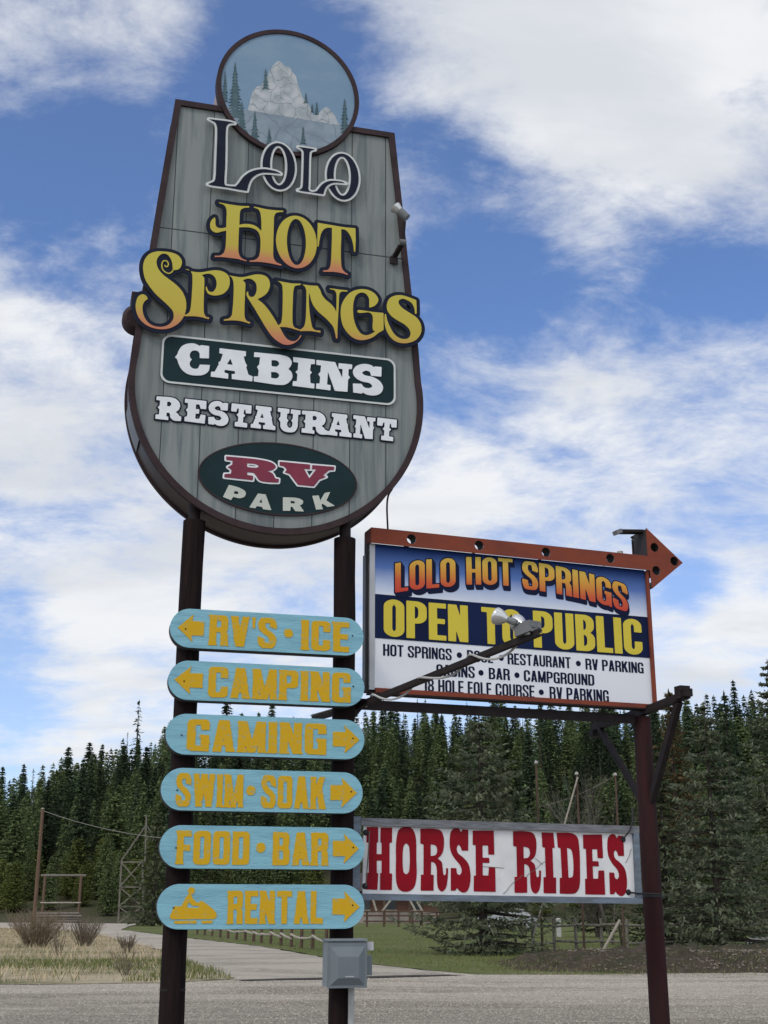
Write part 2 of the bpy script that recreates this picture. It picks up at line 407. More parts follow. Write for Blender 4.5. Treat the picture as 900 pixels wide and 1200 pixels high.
# low dirt bank on the right, in front of the spruces
bx = np.linspace(2.5, 24, 90); by = np.linspace(34.2, 45.5, 48)
rgn = np.random.default_rng(3)
bn = rgn.normal(size=(48, 90))
def bank_z(X, Y):
    e = smoothstep(2.5, 6.5, X) * (1 - smoothstep(21, 24, X)); f = smoothstep(34.2, 37.5, Y) * (1 - smoothstep(40, 45.5, Y))
    z = 0.42 * e * f * (0.8 + .25 * np.sin(X * 1.1) * np.sin(Y * .7 + 1) + .15 * np.sin(X * 2.7 + Y))
    return -0.06 + z * 1.15 + 0.10 * np.minimum(1, e * f * 2.5) + 0.06 * bn * np.minimum(1, e * f * 2)
def bank_s(x, y_): return float(0.0 + 0.40 * (smoothstep(2.5, 6.5, x) * (1 - smoothstep(21, 24, x)) * smoothstep(34.2, 37.5, y_) * (1 - smoothstep(40, 45.5, y_))))
bank = grid_mesh('dirt_bank', bx, by, bank_z, dirt_m)

# ---- grass blades, straw and small stones: uncountable, one mesh each
def blades(name, m, pos, hmin, hmax, wid, lean, seed, label, cat):
    rg = np.random.default_rng(seed); n = len(pos); pos = np.asarray(pos)
    az = rg.uniform(0, 2 * np.pi, n); h = rg.uniform(hmin, hmax, n); ln = rg.uniform(0.1, 1, n) * lean; az2 = rg.uniform(0, 2 * np.pi, n)
    w = np.stack([np.cos(az), np.sin(az), 0 * az], 1) * (wid * rg.uniform(.6, 1.3, n))[:, None]
    tip = pos + np.stack([np.cos(az2) * ln * h, np.sin(az2) * ln * h, h * np.sqrt(np.maximum(1 - (ln * .85) ** 2, .05))], 1)
    v = np.stack([pos - w, pos + w, tip], 1).reshape(-1, 3); f = np.arange(3 * n).reshape(-1, 3)
    me = bpy.data.meshes.new(name); me.from_pydata(v.tolist(), [], f.tolist()); me.update(); me.materials.append(m)
    o = bpy.data.objects.new(name, me); COL.objects.link(o); tag(o, label, cat, kind='stuff'); return o
def scatter(loop, n, seed, z=0.05, keep=None):
    rg = np.random.default_rng(seed); lp = np.array(loop); a, b = lp.min(0), lp.max(0); out = []
    while len(out) < n:
        x, y_ = rg.uniform(a[0], b[0]), rg.uniform(a[1], b[1])
        if abs(x) > 0.36 * y_ + 2: continue
        if not inside((x, y_), loop): continue
        if keep and not keep(x, y_, rg): continue
        out.append((x, y_, z))
    return out
def inside(pt, lp):
    x, y = pt; c = False; n = len(lp)
    for i in range(n):
        (ax, ay), (bx_, by_) = lp[i], lp[(i + 1) % n]
        if (ay > y) != (by_ > y) and x < (bx_ - ax) * (y - ay) / (by_ - ay) + ax: c = not c
    return c
def patch(x, y, s, o): return math.sin(x * s + o) * math.sin(y * s * 0.8 + 1.7 * o) + 0.6 * math.sin(x * s * 2.3 + y * s * 1.9 + o)
straw_m = mat('straw_blades', (0.54, 0.445, 0.30), 0.9, base2=(0.35, 0.28, 0.185), vscale=1.4, spec=0.05)
gblade_m = mat('green_blades', (0.105, 0.132, 0.040), 0.9, base2=(0.150, 0.160, 0.062), vscale=0.9, spec=0.05)
isl_near = [p for p in isl]
greenband = lambda y_: 36.0 < y_ < 42.5
blades('straw_grass', straw_m, scatter(isl_near, 15000, 21, keep=lambda x, y_, r: r.random() < (0.12 if greenband(y_) or x > -5.6 + (y_ - 31) * .02 - 1.5 else 0.9) and (patch(x, y_, 1.3, .3) > r.random() * 1.6 - 1.2)), .10, .34, .012, .9, 22, 'dry straw coloured grass on the roadside verge', 'grass')
blades('green_grass', gblade_m, scatter(isl_near, 9000, 23, keep=lambda x, y_, r: r.random() < (0.8 if greenband(y_) or x > -5.8 else 0.06)), .08, .22, .012, .7, 24, 'fresh green grass on the roadside verge', 'grass')
def lawn_keep(x, y_, r): return r.random() < (45.0 / max(y_, 30)) ** 2 and y_ < 85
blades('lawn_grass', gblade_m, scatter(lawn, 16000, 25, .045, lawn_keep), .04, .10, .014, .6, 26, 'short green lawn grass beside the road', 'grass')
blades('bank_grass', mat('dull_weeds', (0.105, 0.118, 0.050), .9, base2=(0.20, 0.175, 0.100), vscale=1.2, spec=.05), [(x, y_, bank_s(x, y_)) for x, y_, z in scatter([(3, 34.1), (24, 34.1), (24, 44), (3, 44)], 4200, 27)], .05, .20, .012, 1.0, 28, 'dry grass at the foot of the dirt bank', 'grass')
# pebbles and clods
def pebbles(name, m, pts, smin, smax, seed, label, cat):
    rg = np.random.default_rng(seed); base = np.array([(1, 0, 0), (-1, 0, 0), (0, 1, 0), (0, -1, 0), (0, 0, 1), (0, 0, -1)], float)
    fs = np.array([(0, 2, 4), (2, 1, 4), (1, 3, 4), (3, 0, 4), (2, 0, 5), (1, 2, 5), (3, 1, 5), (0, 3, 5)]); V = []; Fc = []
    for i, p in enumerate(pts):
        q = base * rg.uniform(.6, 1.2, (6, 1)) * rg.uniform(smin, smax); a = rg.uniform(0, 6.28); c, s = math.cos(a), math.sin(a)
        q = np.stack([q[:, 0] * c - q[:, 1] * s, q[:, 0] * s + q[:, 1] * c, q[:, 2] * .7], 1)
        V.append(q + np.array(p)); Fc.append(fs + 6 * i)
    me = bpy.data.meshes.new(name); me.from_pydata(np.concatenate(V).tolist(), [], np.concatenate(Fc).tolist()); me.update(); me.materials.append(m)
    o = bpy.data.objects.new(name, me); COL.objects.link(o); tag(o, label, cat, kind='stuff'); return o
stone_m = mat('gravel_stones', (0.40, 0.36, 0.30), 0.9, base2=(0.33, 0.297, 0.247), vscale=9.0, vdet=2, thr=(.35, .65), island=.30)
pebbles('gravel_stones', stone_m, scatter([(-9, 18.5), (9, 18.5), (13, 38), (-10, 31)], 42000, 31, .022), .006, .020, 32, 'loose grey stones strewn over the gravel lot', 'gravel')
cl = []
for x, y_, z in scatter([(5.5, 35), (21, 35), (21, 44), (5.5, 44)], 1500, 33):
    cl.append((x, y_, float(0.06 + 0.40 * (smoothstep(2.5, 6.5, x) * (1 - smoothstep(21, 24, x)) * smoothstep(34.2, 37.5, y_) * (1 - smoothstep(40, 45.5, y_))))))
pebbles('dirt_clods', mat('clods', (0.115, 0.095, 0.078), 0.95, base2=(0.20, 0.17, 0.14), vscale=2.0), cl, .015, .065, 34, 'clods and stones on the dirt bank', 'dirt')

# ------------------------------------------------------------------ conifers
def foliage_mat(name, c1, c2, rand=0.25, trans=0.0):
    m = mat(name, c1, 0.9, spec=0.04, base2=c2, vscale=1.3, vdet=4, thr=(0.38, 0.62), rand=rand, island=.32)
    nt = m.node_tree; b = nt.nodes['Principled BSDF']; out = nt.nodes['Material Output']
    tr = nt.nodes.new('ShaderNodeBsdfTranslucent'); mx = nt.nodes.new('ShaderNodeMixShader'); mx.inputs[0].default_value = .38
    nt.links.new(b.inputs['Base Color'].links[0].from_socket, tr.inputs['Color'])
    nt.links.new(b.outputs[0], mx.inputs[1]); nt.links.new(tr.outputs[0], mx.inputs[2]); nt.links.new(mx.outputs[0], out.inputs['Surface']); return m
FM = {
 'dark': foliage_mat('dark_needles', (0.054, 0.082, 0.048), (0.082, 0.112, 0.060), .42),
 'mid': foliage_mat('green_needles', (0.104, 0.142, 0.060), (0.138, 0.172, 0.074), .36),
 'light': foliage_mat('young_needles', (0.116, 0.142, 0.040), (0.150, 0.168, 0.054), .22),
 'dead': foliage_mat('bare_grey_twigs', (0.072, 0.064, 0.052), (0.048, 0.050, 0.036), .25),
 'rust': foliage_mat('rusty_needles', (0.110, 0.070, 0.036), (0.070, 0.060, 0.030), .15),
 'blue': foliage_mat('blue_spruce_needles', (0.092, 0.110, 0.066), (0.156, 0.174, 0.114), .08),
 'grey': foliage_mat('grey_green_needles', (0.095, 0.110, 0.062), (0.066, 0.082, 0.044), .10),
}
BARK = mat('bark', (0.060, 0.048, 0.040), 0.95, base2=(0.035, 0.028, 0.024), vscale=3, stretch=(4, 4, .6))
def crown_mesh(name, H, Rb, base, seed, nwh, nbr, leaf, droop=0.35, gap=0.15, shape=0.9, sprays=5, up=0.0, ragged=0.25, wid=0.45):
    """needle sprays on drooping whorled branches; height H, radius Rb at the bottom, foliage from base*H up"""
    rg = np.random.default_rng(seed); V = []; 
    for k in range(nwh):
        f = (k + rg.uniform(-.4, .4)) / nwh; f = min(max(f, 0), .995)
        z = H * (base + (1 - base) * f)
        r = Rb * (1 - f) ** shape * (0.55 + .45 * min(1, (f + .03) / .12)) + leaf * .35
        nb = max(3, int(nbr * (0.45 + .55 * (1 - f))))
        a0 = rg.uniform(0, 6.28)
        for b in range(nb):
            if rg.random() < gap: continue
            az = a0 + 6.283 * b / nb + rg.uniform(-.35, .35); L = r * rg.uniform(1 - ragged, 1 + ragged * .6)
            dx, dy = math.cos(az), math.sin(az)
            ns = max(2, int(sprays * (.35 + .65 * L / (Rb + 1e-6))))
            for s_ in range(ns):
                t = (s_ + rg.uniform(.1, .9)) / ns; t = .12 + .88 * t
                zz_ = z - droop * L * t + (up + .25 * droop) * L * t * t + rg.uniform(-.1, .1) * leaf
                side = rg.uniform(-1, 1) * (.24 * L * (1 - t * .7)) + rg.uniform(-.2, .2) * leaf
                c = np.array((dx * L * t - dy * side, dy * L * t + dx * side, zz_))
                l = leaf * rg.uniform(.7, 1.35); w = l * wid * rg.uniform(.7, 1.2)
                ang = az + rg.uniform(-.9, .9); pit = rg.uniform(-1.25, .45) - droop * .3 + up
                d = np.array((math.cos(ang) * math.cos(pit), math.sin(ang) * math.cos(pit), math.sin(pit)))
                q = np.array((-math.sin(ang), math.cos(ang), rg.uniform(-1.3, 1.3))); q /= np.linalg.norm(q)
                V.append((c - d * l * .45 - q * w * .25, c + q * w * .6 - d * l * .05, c + d * l * .6, c - q * w * .6 - d * l * .1))
    # leader
    for k in range(5):
        zt = H * (1 - .012 * k); ang = k * 2.2; V.append(((0, 0, zt - leaf), (math.cos(ang) * leaf * .2, math.sin(ang) * leaf * .2, zt - leaf * .6), (0, 0, zt + leaf * .35), (-math.cos(ang) * leaf * .2, -math.sin(ang) * leaf * .2, zt - leaf * .7)))
    V = np.array(V).reshape(-1, 3); F_ = np.arange(len(V)).reshape(-1, 4)
    me = bpy.data.meshes.new(name); me.vertices.add(len(V)); me.vertices.foreach_set('co', V.ravel())
    me.loops.add(len(V)); me.loops.foreach_set('vertex_index', F_.ravel()); me.polygons.add(len(F_))
    me.polygons.foreach_set('loop_start', np.arange(len(F_)) * 4); me.update(calc_edges=True); me.validate()
    return me
def trunk_mesh(name, H, r, limbs=0, Rb=1.0, base=.1, seed=1, droop=.3):
    mb = MB().tube([(0, 0, -.5), (0, 0, H * .3), (0, 0, H * .7), (0, 0, H * .985)], [r, r * .8, r * .4, r * .06], 8)
    rg = random.Random(seed)
    for k in range(limbs):
        f = rg.random() ** 1.2; z = H * (base + (1 - base) * f); L = Rb * (1 - f) ** .9 * rg.uniform(.6, .95) + .1; az = rg.uniform(0, 6.28)
        mb.tube([(0, 0, z), (math.cos(az) * L * .5, math.sin(az) * L * .5, z - droop * L * .35), (math.cos(az) * L, math.sin(az) * L, z - droop * L * .6)], [r * .22 * (1 - f) + .012, r * .12 + .008, .006], 4, False)
    me = bpy.data.meshes.new(name); me.from_pydata([tuple(v) for v in mb.v], [], mb.f); me.update(); me.materials.append(BARK); return me
KINDS = {}
def kind(key, label, H, Rb, base, matkey, seed, **kw):
    cm = crown_mesh('crown_%s' % key, H, Rb, base, seed, **kw); cm.materials.append(FM[matkey])
    tm = trunk_mesh('trunk_%s' % key, H, .010 * H + .06, 26 if matkey == 'dead' else 8, Rb * .9, max(base * .6, .08), seed)
    KINDS[key] = (cm, tm, label, H)
kind('fir_a', 'dark dense fir on the forested hill behind the signs', 22, 2.9, .06, 'dark', 1, nwh=46, nbr=16, leaf=.62, sprays=12, droop=.45, gap=.08)
kind('fir_b', 'dark dense fir on the forested hill behind the signs', 24, 2.5, .08, 'dark', 2, nwh=48, nbr=15, leaf=.60, sprays=12, droop=.5, gap=.12, ragged=.4)
kind('fir_c', 'mid green full conifer on the forested hill behind the signs', 18, 3.2, .04, 'mid', 3, nwh=42, nbr=16, leaf=.62, sprays=13, droop=.2, gap=.08, shape=.65)
kind('fir_d', 'mid green full conifer on the forested hill behind the signs', 20, 2.7, .05, 'mid', 4, nwh=44, nbr=16, leaf=.60, sprays=12, droop=.25, gap=.12, ragged=.35, shape=.75)
kind('pine', 'yellowish green young pine at the foot of the forested hill', 11, 2.7, .03, 'light', 5, nwh=30, nbr=16, leaf=.48, sprays=12, droop=.05, up=.25, gap=.08, shape=.6, ragged=.35)
kind('snag', 'thin ragged grey conifer rising above the forest edge against the sky', 24, 1.5, .22, 'dead', 6, nwh=34, nbr=7, leaf=.62, sprays=3, droop=.35, gap=.38, ragged=.55, wid=.28)
kind('snag_b', 'thin ragged grey conifer rising above the forest edge against the sky', 23, 1.8, .12, 'dark', 7, nwh=32, nbr=8, leaf=.75, sprays=4, droop=.55, gap=.36, ragged=.55, wid=.35)
def plant_tree(key, x, y, s, rz, z=None, group='trees of the forest on the hillside', label=None, name='conifer_tree', sx=1.0):
    cm, tm, lab, H = KINDS[key]
    z = float(hill_h(x, y)) if z is None else z
    e = empty(name, (x, y, z), rz); e.scale = (s * sx, s * sx, s); tag(e, label or lab, 'tree', group)
    for nm, me in (('crown', cm), ('trunk', tm)):
        o = bpy.data.objects.new(nm, me); COL.objects.link(o); o.parent = e
    return e
rg = random.Random(12)
placed = []
def try_place(x, y, dmin):
    for (a, b) in placed:
        if (a - x) ** 2 + (b - y) ** 2 < dmin * dmin: return False
    placed.append((x, y)); return True
n = 0; tries = 0
# front edge of the forest: smaller, greener trees
while n < 80 and tries < 6000:
    tries += 1
    y = rg.uniform(180, 208); x = rg.uniform(-.335, .335) * y
    if try_place(x, y, 4.2):
        key = rg.choice(['pine', 'pine', 'fir_c', 'fir_c', 'pine', 'fir_d']); plant_tree(key, x, y, rg.uniform(.50, .88) * (1.0 if key == 'pine' else .72), rg.uniform(0, 6.28), sx=rg.uniform(1.15, 1.5)); n += 1
n = 0; tries = 0
while n < 212 and tries < 20000:
    tries += 1
    y = 204 + 126 * rg.random() ** .85; x = rg.uniform(-.34, .34) * y
    if try_place(x, y, 4.6):
        far = y > 290
        r_ = rg.random()
        if far: key = rg.choice(['fir_a', 'fir_b', 'fir_b', 'snag', 'snag_b', 'snag_b', 'fir_d'])
        else: key = 'fir_a' if r_ < .27 else 'fir_b' if r_ < .48 else 'fir_c' if r_ < .68 else 'fir_d' if r_ < .88 else 'snag_b' if r_ < .95 else 'pine'
        plant_tree(key, x, y, rg.uniform(.48, .82) * (1.25 if far and rg.random() < .2 else 1), rg.uniform(0, 6.28), sx=rg.uniform(1.2, 1.75) if not key.startswith('snag') else rg.uniform(.9, 1.3)); n += 1
# the wood beyond and between, one mass
def wood_mass(count, seed, lo=0.0, hi=0.35, tone='dark', text_='dense dark wood filling the hillside between the nearer trees'):
    rg2 = np.random.default_rng(seed); Vs = []
    src = [KINDS[k][0] for k in ('fir_b', 'snag_b')]
    arrs = []
    for me in src:
        a = np.empty(len(me.vertices) * 3, np.float32); me.vertices.foreach_get('co', a); a = a.reshape(-1, 4, 3); arrs.append(a[::5])
    for k in range(count):
        y = rg2.uniform(210, 345); x = rg2.uniform(lo, hi) * y * (1 if rg2.random() < .5 else -1); a = arrs[0 if rg2.random() < .8 else 1]
        s = rg2.uniform(.40, .66); t = rg2.uniform(0, 6.28); c, sn = math.cos(t) * s, math.sin(t) * s
        q = np.stack([a[..., 0] * c - a[..., 1] * sn, a[..., 0] * sn + a[..., 1] * c, a[..., 2] * s], -1) * 1.0
        q[..., :2] *= 1.7; cq = q.mean(1, keepdims=True); q = cq + (q - cq) * 1.35
        Vs.append(q + np.array((x, y, float(hill_h(x, y)))))
    V = np.concatenate(Vs).reshape(-1, 3); nf = len(V) // 4
    me = bpy.data.meshes.new('far_wood'); me.vertices.add(len(V)); me.vertices.foreach_set('co', V.astype(np.float32).ravel()); me.loops.add(len(V)); me.loops.foreach_set('vertex_index', np.arange(len(V)))
    me.polygons.add(nf); me.polygons.foreach_set('loop_start', np.arange(nf) * 4); me.update(calc_edges=True); me.materials.append(FM[tone])
    o = bpy.data.objects.new('far_wood', me); COL.objects.link(o); tag(o, text_, 'forest', kind='stuff')
wood_mass(380, 5)
wood_mass(380, 15, 0.0, 0.35, 'mid', 'lighter green wood mixed into the hillside between the nearer trees')
wood_mass(520, 6, 0.35, 0.85, 'dark', 'dark wood continuing along the hillside on both flanks')

# ---- nearer spruces
def spruce(name, label, x, y, H, Rb, matkey, seed, base=.02, group=None, **kw):
    p = dict(nwh=int(H * 3.4), nbr=17, leaf=.22, sprays=36, droop=.34, up=.30, gap=.16, shape=.85, ragged=.38, wid=.42); p.update(kw)
    cm = crown_mesh('crown', H, Rb, base, seed, **p); cm.materials.append(FM[matkey])
    tm = trunk_mesh('trunk', H, .012 * H + .07, 70, Rb * .9, max(base, .04), seed, .15)
    e = empty(name, (x, y, 0), 0); tag(e, label, 'tree', group)
    for nm, me in (('crown', cm), ('trunk', tm)):
        o = bpy.data.objects.new(nm, me); COL.objects.link(o); o.parent = e
    return e
def xg(px, D): return (px - 450) / FPX * (D * math.cos(PITCH) + 0 * D) / (math.cos(PITCH) ** 2) * 1.0 if False else at_depth(px, 1065, D).x
spruce('spruce_tree', 'blue grey spruce directly behind the HORSE RIDES board, its skirt spreading over the lawn', xg(566, 49), 49, 8.7, 3.2, 'blue', 11, .02, shape=.62, gap=.08)
spruce('spruce_tree', 'big dark blue spruce filling the right side behind the pipe post', xg(842, 52), 52, 9.6, 3.2, 'blue', 12, .04, sprays=36)
spruce('spruce_tree', 'tall dark spruce cut by the right edge of the picture', xg(925, 58), 58, 12.5, 3.3, 'blue', 13, .03, sprays=36)
spruce('spruce_tree', 'green spruce half hidden behind the pipe post', xg(782, 60), 60, 8.6, 2.6, 'grey', 14, .03)
spruce('spruce_tree', 'grey green spruce left of the lower blue boards, beside the wooden tower', xg(180, 128), 128, 10.5, 3.2, 'grey', 15, .03, leaf=.45, nbr=14, nwh=34, sprays=10)
spruce('spruce_tree', 'yellowish spruce behind the leafless tree', xg(700, 78), 78, 9.2, 2.5, 'grey', 16, .05, leaf=.3, nwh=34, nbr=16, sprays=12)
spruce('spruce_tree', 'rust brown dying conifer above the big spruce on the right', xg(800, 95), 95, 17.2, 2.6, 'rust', 17, .30, leaf=.42, nwh=38, nbr=13, sprays=10, gap=.2)
spruce('spruce_tree', 'dark tall conifer with bare lower twigs behind the right hand spruces', xg(868, 110), 110, 19.5, 3.0, 'dark', 18, .05, leaf=.48, nwh=46, nbr=14, sprays=10)

# leafless tree
def bare_tree(name, label, x, y, H, seed, m, nb=3, spread=.5, r0=.05, depth=4, cat='tree'):
    rg = random.Random(seed); mb = MB()
    def grow(p, d, L, r, k):
        q = p + d * L * .5 + Vector((rg.uniform(-.05, .05), rg.uniform(-.05, .05), 0)) * L; e = p + d * L
        mb.tube([p, q, e], [r, r * .8, r * .55], 5 if k > 1 else 4, False)
        if k == 0: return
        for i in range(nb + (1 if k > 2 else 0)):
            f = rg.uniform(.35, 1.0); b = p + d * L * f
            nd = (d + Vector((rg.uniform(-1, 1), rg.uniform(-1, 1), rg.uniform(-.2, .6))) * spread).normalized()
            grow(b, nd, L * rg.uniform(.45, .75), r * .55, k - 1)
    for i in range(3 if depth > 3 else 1):
        grow(Vector((0, 0, 0)), Vector((rg.uniform(-.35, .35), rg.uniform(-.3, .3), 1)).normalized(), H * .5, r0, depth)
    o = mb.build(name, m); o.location = (x, y, 0); return tag(o, label, cat)
bare_tree('bare_tree', 'pale leafless young tree behind the right end of the HORSE RIDES board', xg(716, 62), 62, 8.6, 5, mat('pale_bark', (0.12, 0.108, 0.09), .9, var=.3), 3, .55, .045, 4)
bare_tree('bare_tree', 'dark leafless brush by the rail fence under the HORSE RIDES board', xg(702, 66), 66, 3.2, 8, mat('dark_brush', (0.075, 0.062, 0.052), .9, var=.3), 4, .9, .022, 4)

# dry shrubs on the verge
def shrub(label, x, y, H, Wd, n, seed, m):
    rg = random.Random(seed); mb = MB()
    for k in range(n):
        a = rg.uniform(0, 6.28); rr_ = rg.random() ** .6; L = H * rg.uniform(.55, 1.0); sx_ = math.cos(a) * Wd * rr_; sy_ = math.sin(a) * Wd * rr_
        b = Vector((sx_ * .25, sy_ * .25, 0)); mid = b + Vector((sx_ * rg.uniform(.15, .4), sy_ * rg.uniform(.15, .4), L * rg.uniform(.4, .6))); tip = b + Vector((sx_ * rg.uniform(.5, .8), sy_ * rg.uniform(.5, .8), L))
        mb.tube([b, mid, tip], [.012, .009, .004], 3, False)
        for j in range(9):
            f = rg.uniform(.25, .95); p = mid + (tip - mid) * (f * 2 - 1) if f > .5 else b + (mid - b) * (f * 2)
            d = Vector((rg.uniform(-1, 1), rg.uniform(-1, 1), rg.uniform(.3, 1.4))).normalized() * L * rg.uniform(.12, .32)
            mb.tube([p, p + d], [.006, .003], 3, False)
    o = mb.build('dry_shrub', m); o.location = (x, y, .05); return tag(o, label, 'shrub', 'dry shrubs on the verge')
twig_m = mat('reddish_twigs', (0.225, 0.170, 0.112), .9, base2=(0.130, 0.100, 0.068), vscale=3)
gtwig_m = mat('grey_twigs', (0.180, 0.145, 0.105), .9, base2=(0.110, 0.090, 0.066), vscale=3)
gx = lambda px, py: ground_pt(px, py)
p = gx(42, 1111); shrub('big bushy reddish brown shrub without leaves on the dry verge', p[0], p[1], 1.5, 1.75, 190, 41, twig_m)
p = gx(98, 1110); shrub('upright greyish leafless shrub right of the big reddish one', p[0], p[1], 1.25, 1.1, 90, 42, gtwig_m)
p = gx(148, 1117); shrub('low dark weedy shrub at the right end of the dry verge', p[0], p[1], .62, .55, 45, 43, gtwig_m)
p = gx(68, 1122); shrub('thin standing dead stalks in front of the reddish shrub', p[0], p[1], .95, .5, 14, 44, gtwig_m)
p = gx(150, 1145); shrub('sparse dead stalks at the lower edge of the verge', p[0], p[1], .6, .8, 16, 45, gtwig_m)

# ------------------------------------------------------------------ fences, poles and other wooden things
WD = {'grey': mat('weathered_wood', (0.185, 0.165, 0.140), .9, base2=(0.105, 0.092, 0.078), vscale=4, stretch=(2, 2, .6)),
      'brown': mat('brown_post_wood', (0.105, 0.066, 0.046), .9, base2=(0.065, 0.045, 0.034), vscale=4),
      'pale': mat('peeled_rail_wood', (0.36, 0.325, 0.27), .85, base2=(0.24, 0.21, 0.17), vscale=4),
      'pole': mat('pole_wood', (0.150, 0.092, 0.058), .9, base2=(0.095, 0.062, 0.044), vscale=3, stretch=(4, 4, .5))}
# split rail fence along the lawn
fx = [(231, 1095.5), (239.6, 1096.7), (248.4, 1097.4), (258, 1099), (267, 1100.5), (277, 1102), (287, 1103.4), (297, 1104.5), (306, 1105.5), (317, 1106.8), (329, 1109), (341, 1111), (353, 1112), (366, 1113), (382, 1115.5)]
fp = [ground_pt(*q) for q in fx]
f0 = empty('rail_fence', (fp[0][0], fp[0][1], 0)); tag(f0, 'brown post fence with pale sagging split rails between lawn and road', 'fence')
for i, (x, y) in enumerate(fp):
    MB().tube([(0, 0, -.2), (.02, 0, 1.25)], [.075, .065], 8).build('post', WD['brown'], f0).location = (x - fp[0][0], y - fp[0][1], 0)
rg = random.Random(6)
for i in range(len(fp) - 1):
    a = Vector((fp[i][0] - fp[0][0], fp[i][1] - fp[0][1] - .08, .48 + rg.uniform(-.07, .10))); b = Vector((fp[i + 1][0] - fp[0][0], fp[i + 1][1] - fp[0][1] - .08, .46 + rg.uniform(-.10, .06)))
    if i % 3 == 1: b.z -= .08
    MB().tube([a, (a + b) / 2 - Vector((0, 0, .03)), b], [.055, .05, .05], 8).build('rail', WD['pale'], f0)
# grey rail fence behind the bank on the right
gpx = [(625, 1117.5), (650, 1116), (675.5, 1116), (706, 1116), (736, 1117), (765, 1116), (800, 1115), (850, 1114), (905, 1113)]
gpp = [ground_pt(*q) for q in gpx]
f1 = empty('rail_fence', (gpp[0][0], gpp[0][1], 0)); tag(f1, 'weathered grey rail fence behind the dirt bank and under the HORSE RIDES board', 'fence')
for (x, y) in gpp: MB().tube([(0, 0, -.2), (0, 0, 1.25)], .06, 8).build('post', WD['grey'], f1).location = (x - gpp[0][0], y - gpp[0][1], 0)
for i in range(len(gpp) - 1):
    for z in (.38, .98):
        a = Vector((gpp[i][0] - gpp[0][0], gpp[i][1] - gpp[0][1] - .07, z + rg.uniform(-.05, .05))); b = Vector((gpp[i + 1][0] - gpp[0][0], gpp[i + 1][1] - gpp[0][1] - .07, z + rg.uniform(-.05, .05)))
        MB().tube([a, b], .045, 6).build('rail', WD['grey'], f1)
# far fence in front of the brown building
qx = [(430, 1086.5), (450, 1086.5), (467, 1086.5), (483.5, 1086.5), (494.5, 1086.5), (512, 1086.5)]
qp = [ground_pt(*q) for q in qx]
f2 = empty('rail_fence', (qp[0][0], qp[0][1], 0)); tag(f2, 'far brown plank fence across the lawn in front of the brown building', 'fence')
for (x, y) in qp: MB().box(-.10, -.10, 0, .10, .10, 1.45).build('post', WD['brown'], f2).location = (x - qp[0][0], y - qp[0][1], 0)
for z in (.5, 1.0, 1.35): MB().bar((-.3, -.13, z), (qp[-1][0] - qp[0][0] + .3, qp[-1][1] - qp[0][1] - .13, z), .05, .15).build('rail', WD['brown'], f2)

# brown timber building beyond
BY = 150.0
bl = empty('timber_building', (xg(440, BY), BY, 0)); tag(bl, 'low brown timber building with pale slanting braces beyond the far fence', 'building')
ww = xg(515, BY) - xg(400, BY); bx0 = xg(400, BY) - xg(440, BY)
brown_w = mat('brown_log_wall', (0.125, 0.062, 0.042), .8, base2=(0.085, 0.046, 0.034), vscale=2, stretch=(.4, 1, 5), bump=.4, bscale=8)
MB().box(bx0, 2.0, 0, bx0 + ww, 9, 3.6).build('wall', brown_w, bl)
MB().box(bx0, 1.9, 0, bx0 + ww, 1.98, 1.2).build('base_wall', mat('pale_foundation', (0.30, 0.26, 0.23), .9, var=.2), bl)
MB().add([(bx0 - .5, .6, 3.5), (bx0 + ww + .5, .6, 3.5), (bx0 + ww + .5, 5.5, 5.6), (bx0 - .5, 5.5, 5.6), (bx0 - .5, 10.2, 3.5), (bx0 + ww + .5, 10.2, 3.5)], [(0, 1, 2, 3), (3, 2, 5, 4), (0, 3, 4), (1, 5, 2)]).build('roof', mat('dark_roof', (0.060, 0.050, 0.048), .8, var=.2), bl)
for k in range(3):
    w0 = bx0 + ww * (.18 + .27 * k)
    wf = MB().box(w0, 1.93, 1.5, w0 + 1.2, 1.985, 2.8).build('window', mat('dark_window_glass', (0.03, 0.035, 0.04), .15, spec=.5), bl)
    MB().box(w0 - .1, 1.90, 1.4, w0 + 1.3, 1.928, 1.5).box(w0 - .1, 1.90, 2.8, w0 + 1.3, 1.928, 2.9).build('frame', WD['pale'], wf)
for px_ in (450.5, 480.5): MB().box(-.14, .8, 0, .14, 1.08, 3.6).build('porch_post', WD['brown'], bl).location = (xg(px_, BY) - xg(440, BY), 0, 0)
for a, b in (((479, 1052), (489, 1071)), ((486, 1052), (497, 1071)), ((459, 1053), (447, 1069)), ((437, 1054), (442, 1070))):
    A_ = at_depth(*a, BY + .6) - Vector(bl.location); B_ = at_depth(*b, BY + .6) - Vector(bl.location)
    MB().bar(A_, B_, .22, .22).build('brace', WD['pale'], bl)

# thin poles with a light on top, wires
def pole(label, px, pyb, pyt, r, m=WD['grey'], cap=True, group=None):
    x, y = ground_pt(px, pyb); top = at_depth(px, pyt, y).z
    e = empty('utility_pole', (x, y, 0)); tag(e, label, 'pole', group)
    MB().tube([(0, 0, -.3), (0, 0, top)], [r, r * .8], 8).build('shaft', m, e)
    if cap: MB().lathe([(0, 0), (.07, .0), (.08, .05), (.05, .10), (0, .12)], (0, 0, top), (0, 0, 1), 10).build('cap', M_pale, e)
    return x, y, top
M_pale = mat('pale_pole_cap', (0.34, 0.32, 0.29), .7)
pa = pole('thin brown pole right of the blue grey spruce', 636, 1117.5, 895, .050, WD['brown'])
pb = pole('thin dark pole with a pale slanting stay behind the RIDES lettering', 685, 1117.5, 908, .050, WD['brown'])
pc = pole('thin dark pole beside the leafless tree, close to the pipe post', 732, 1117.0, 909, .045, WD['brown'])
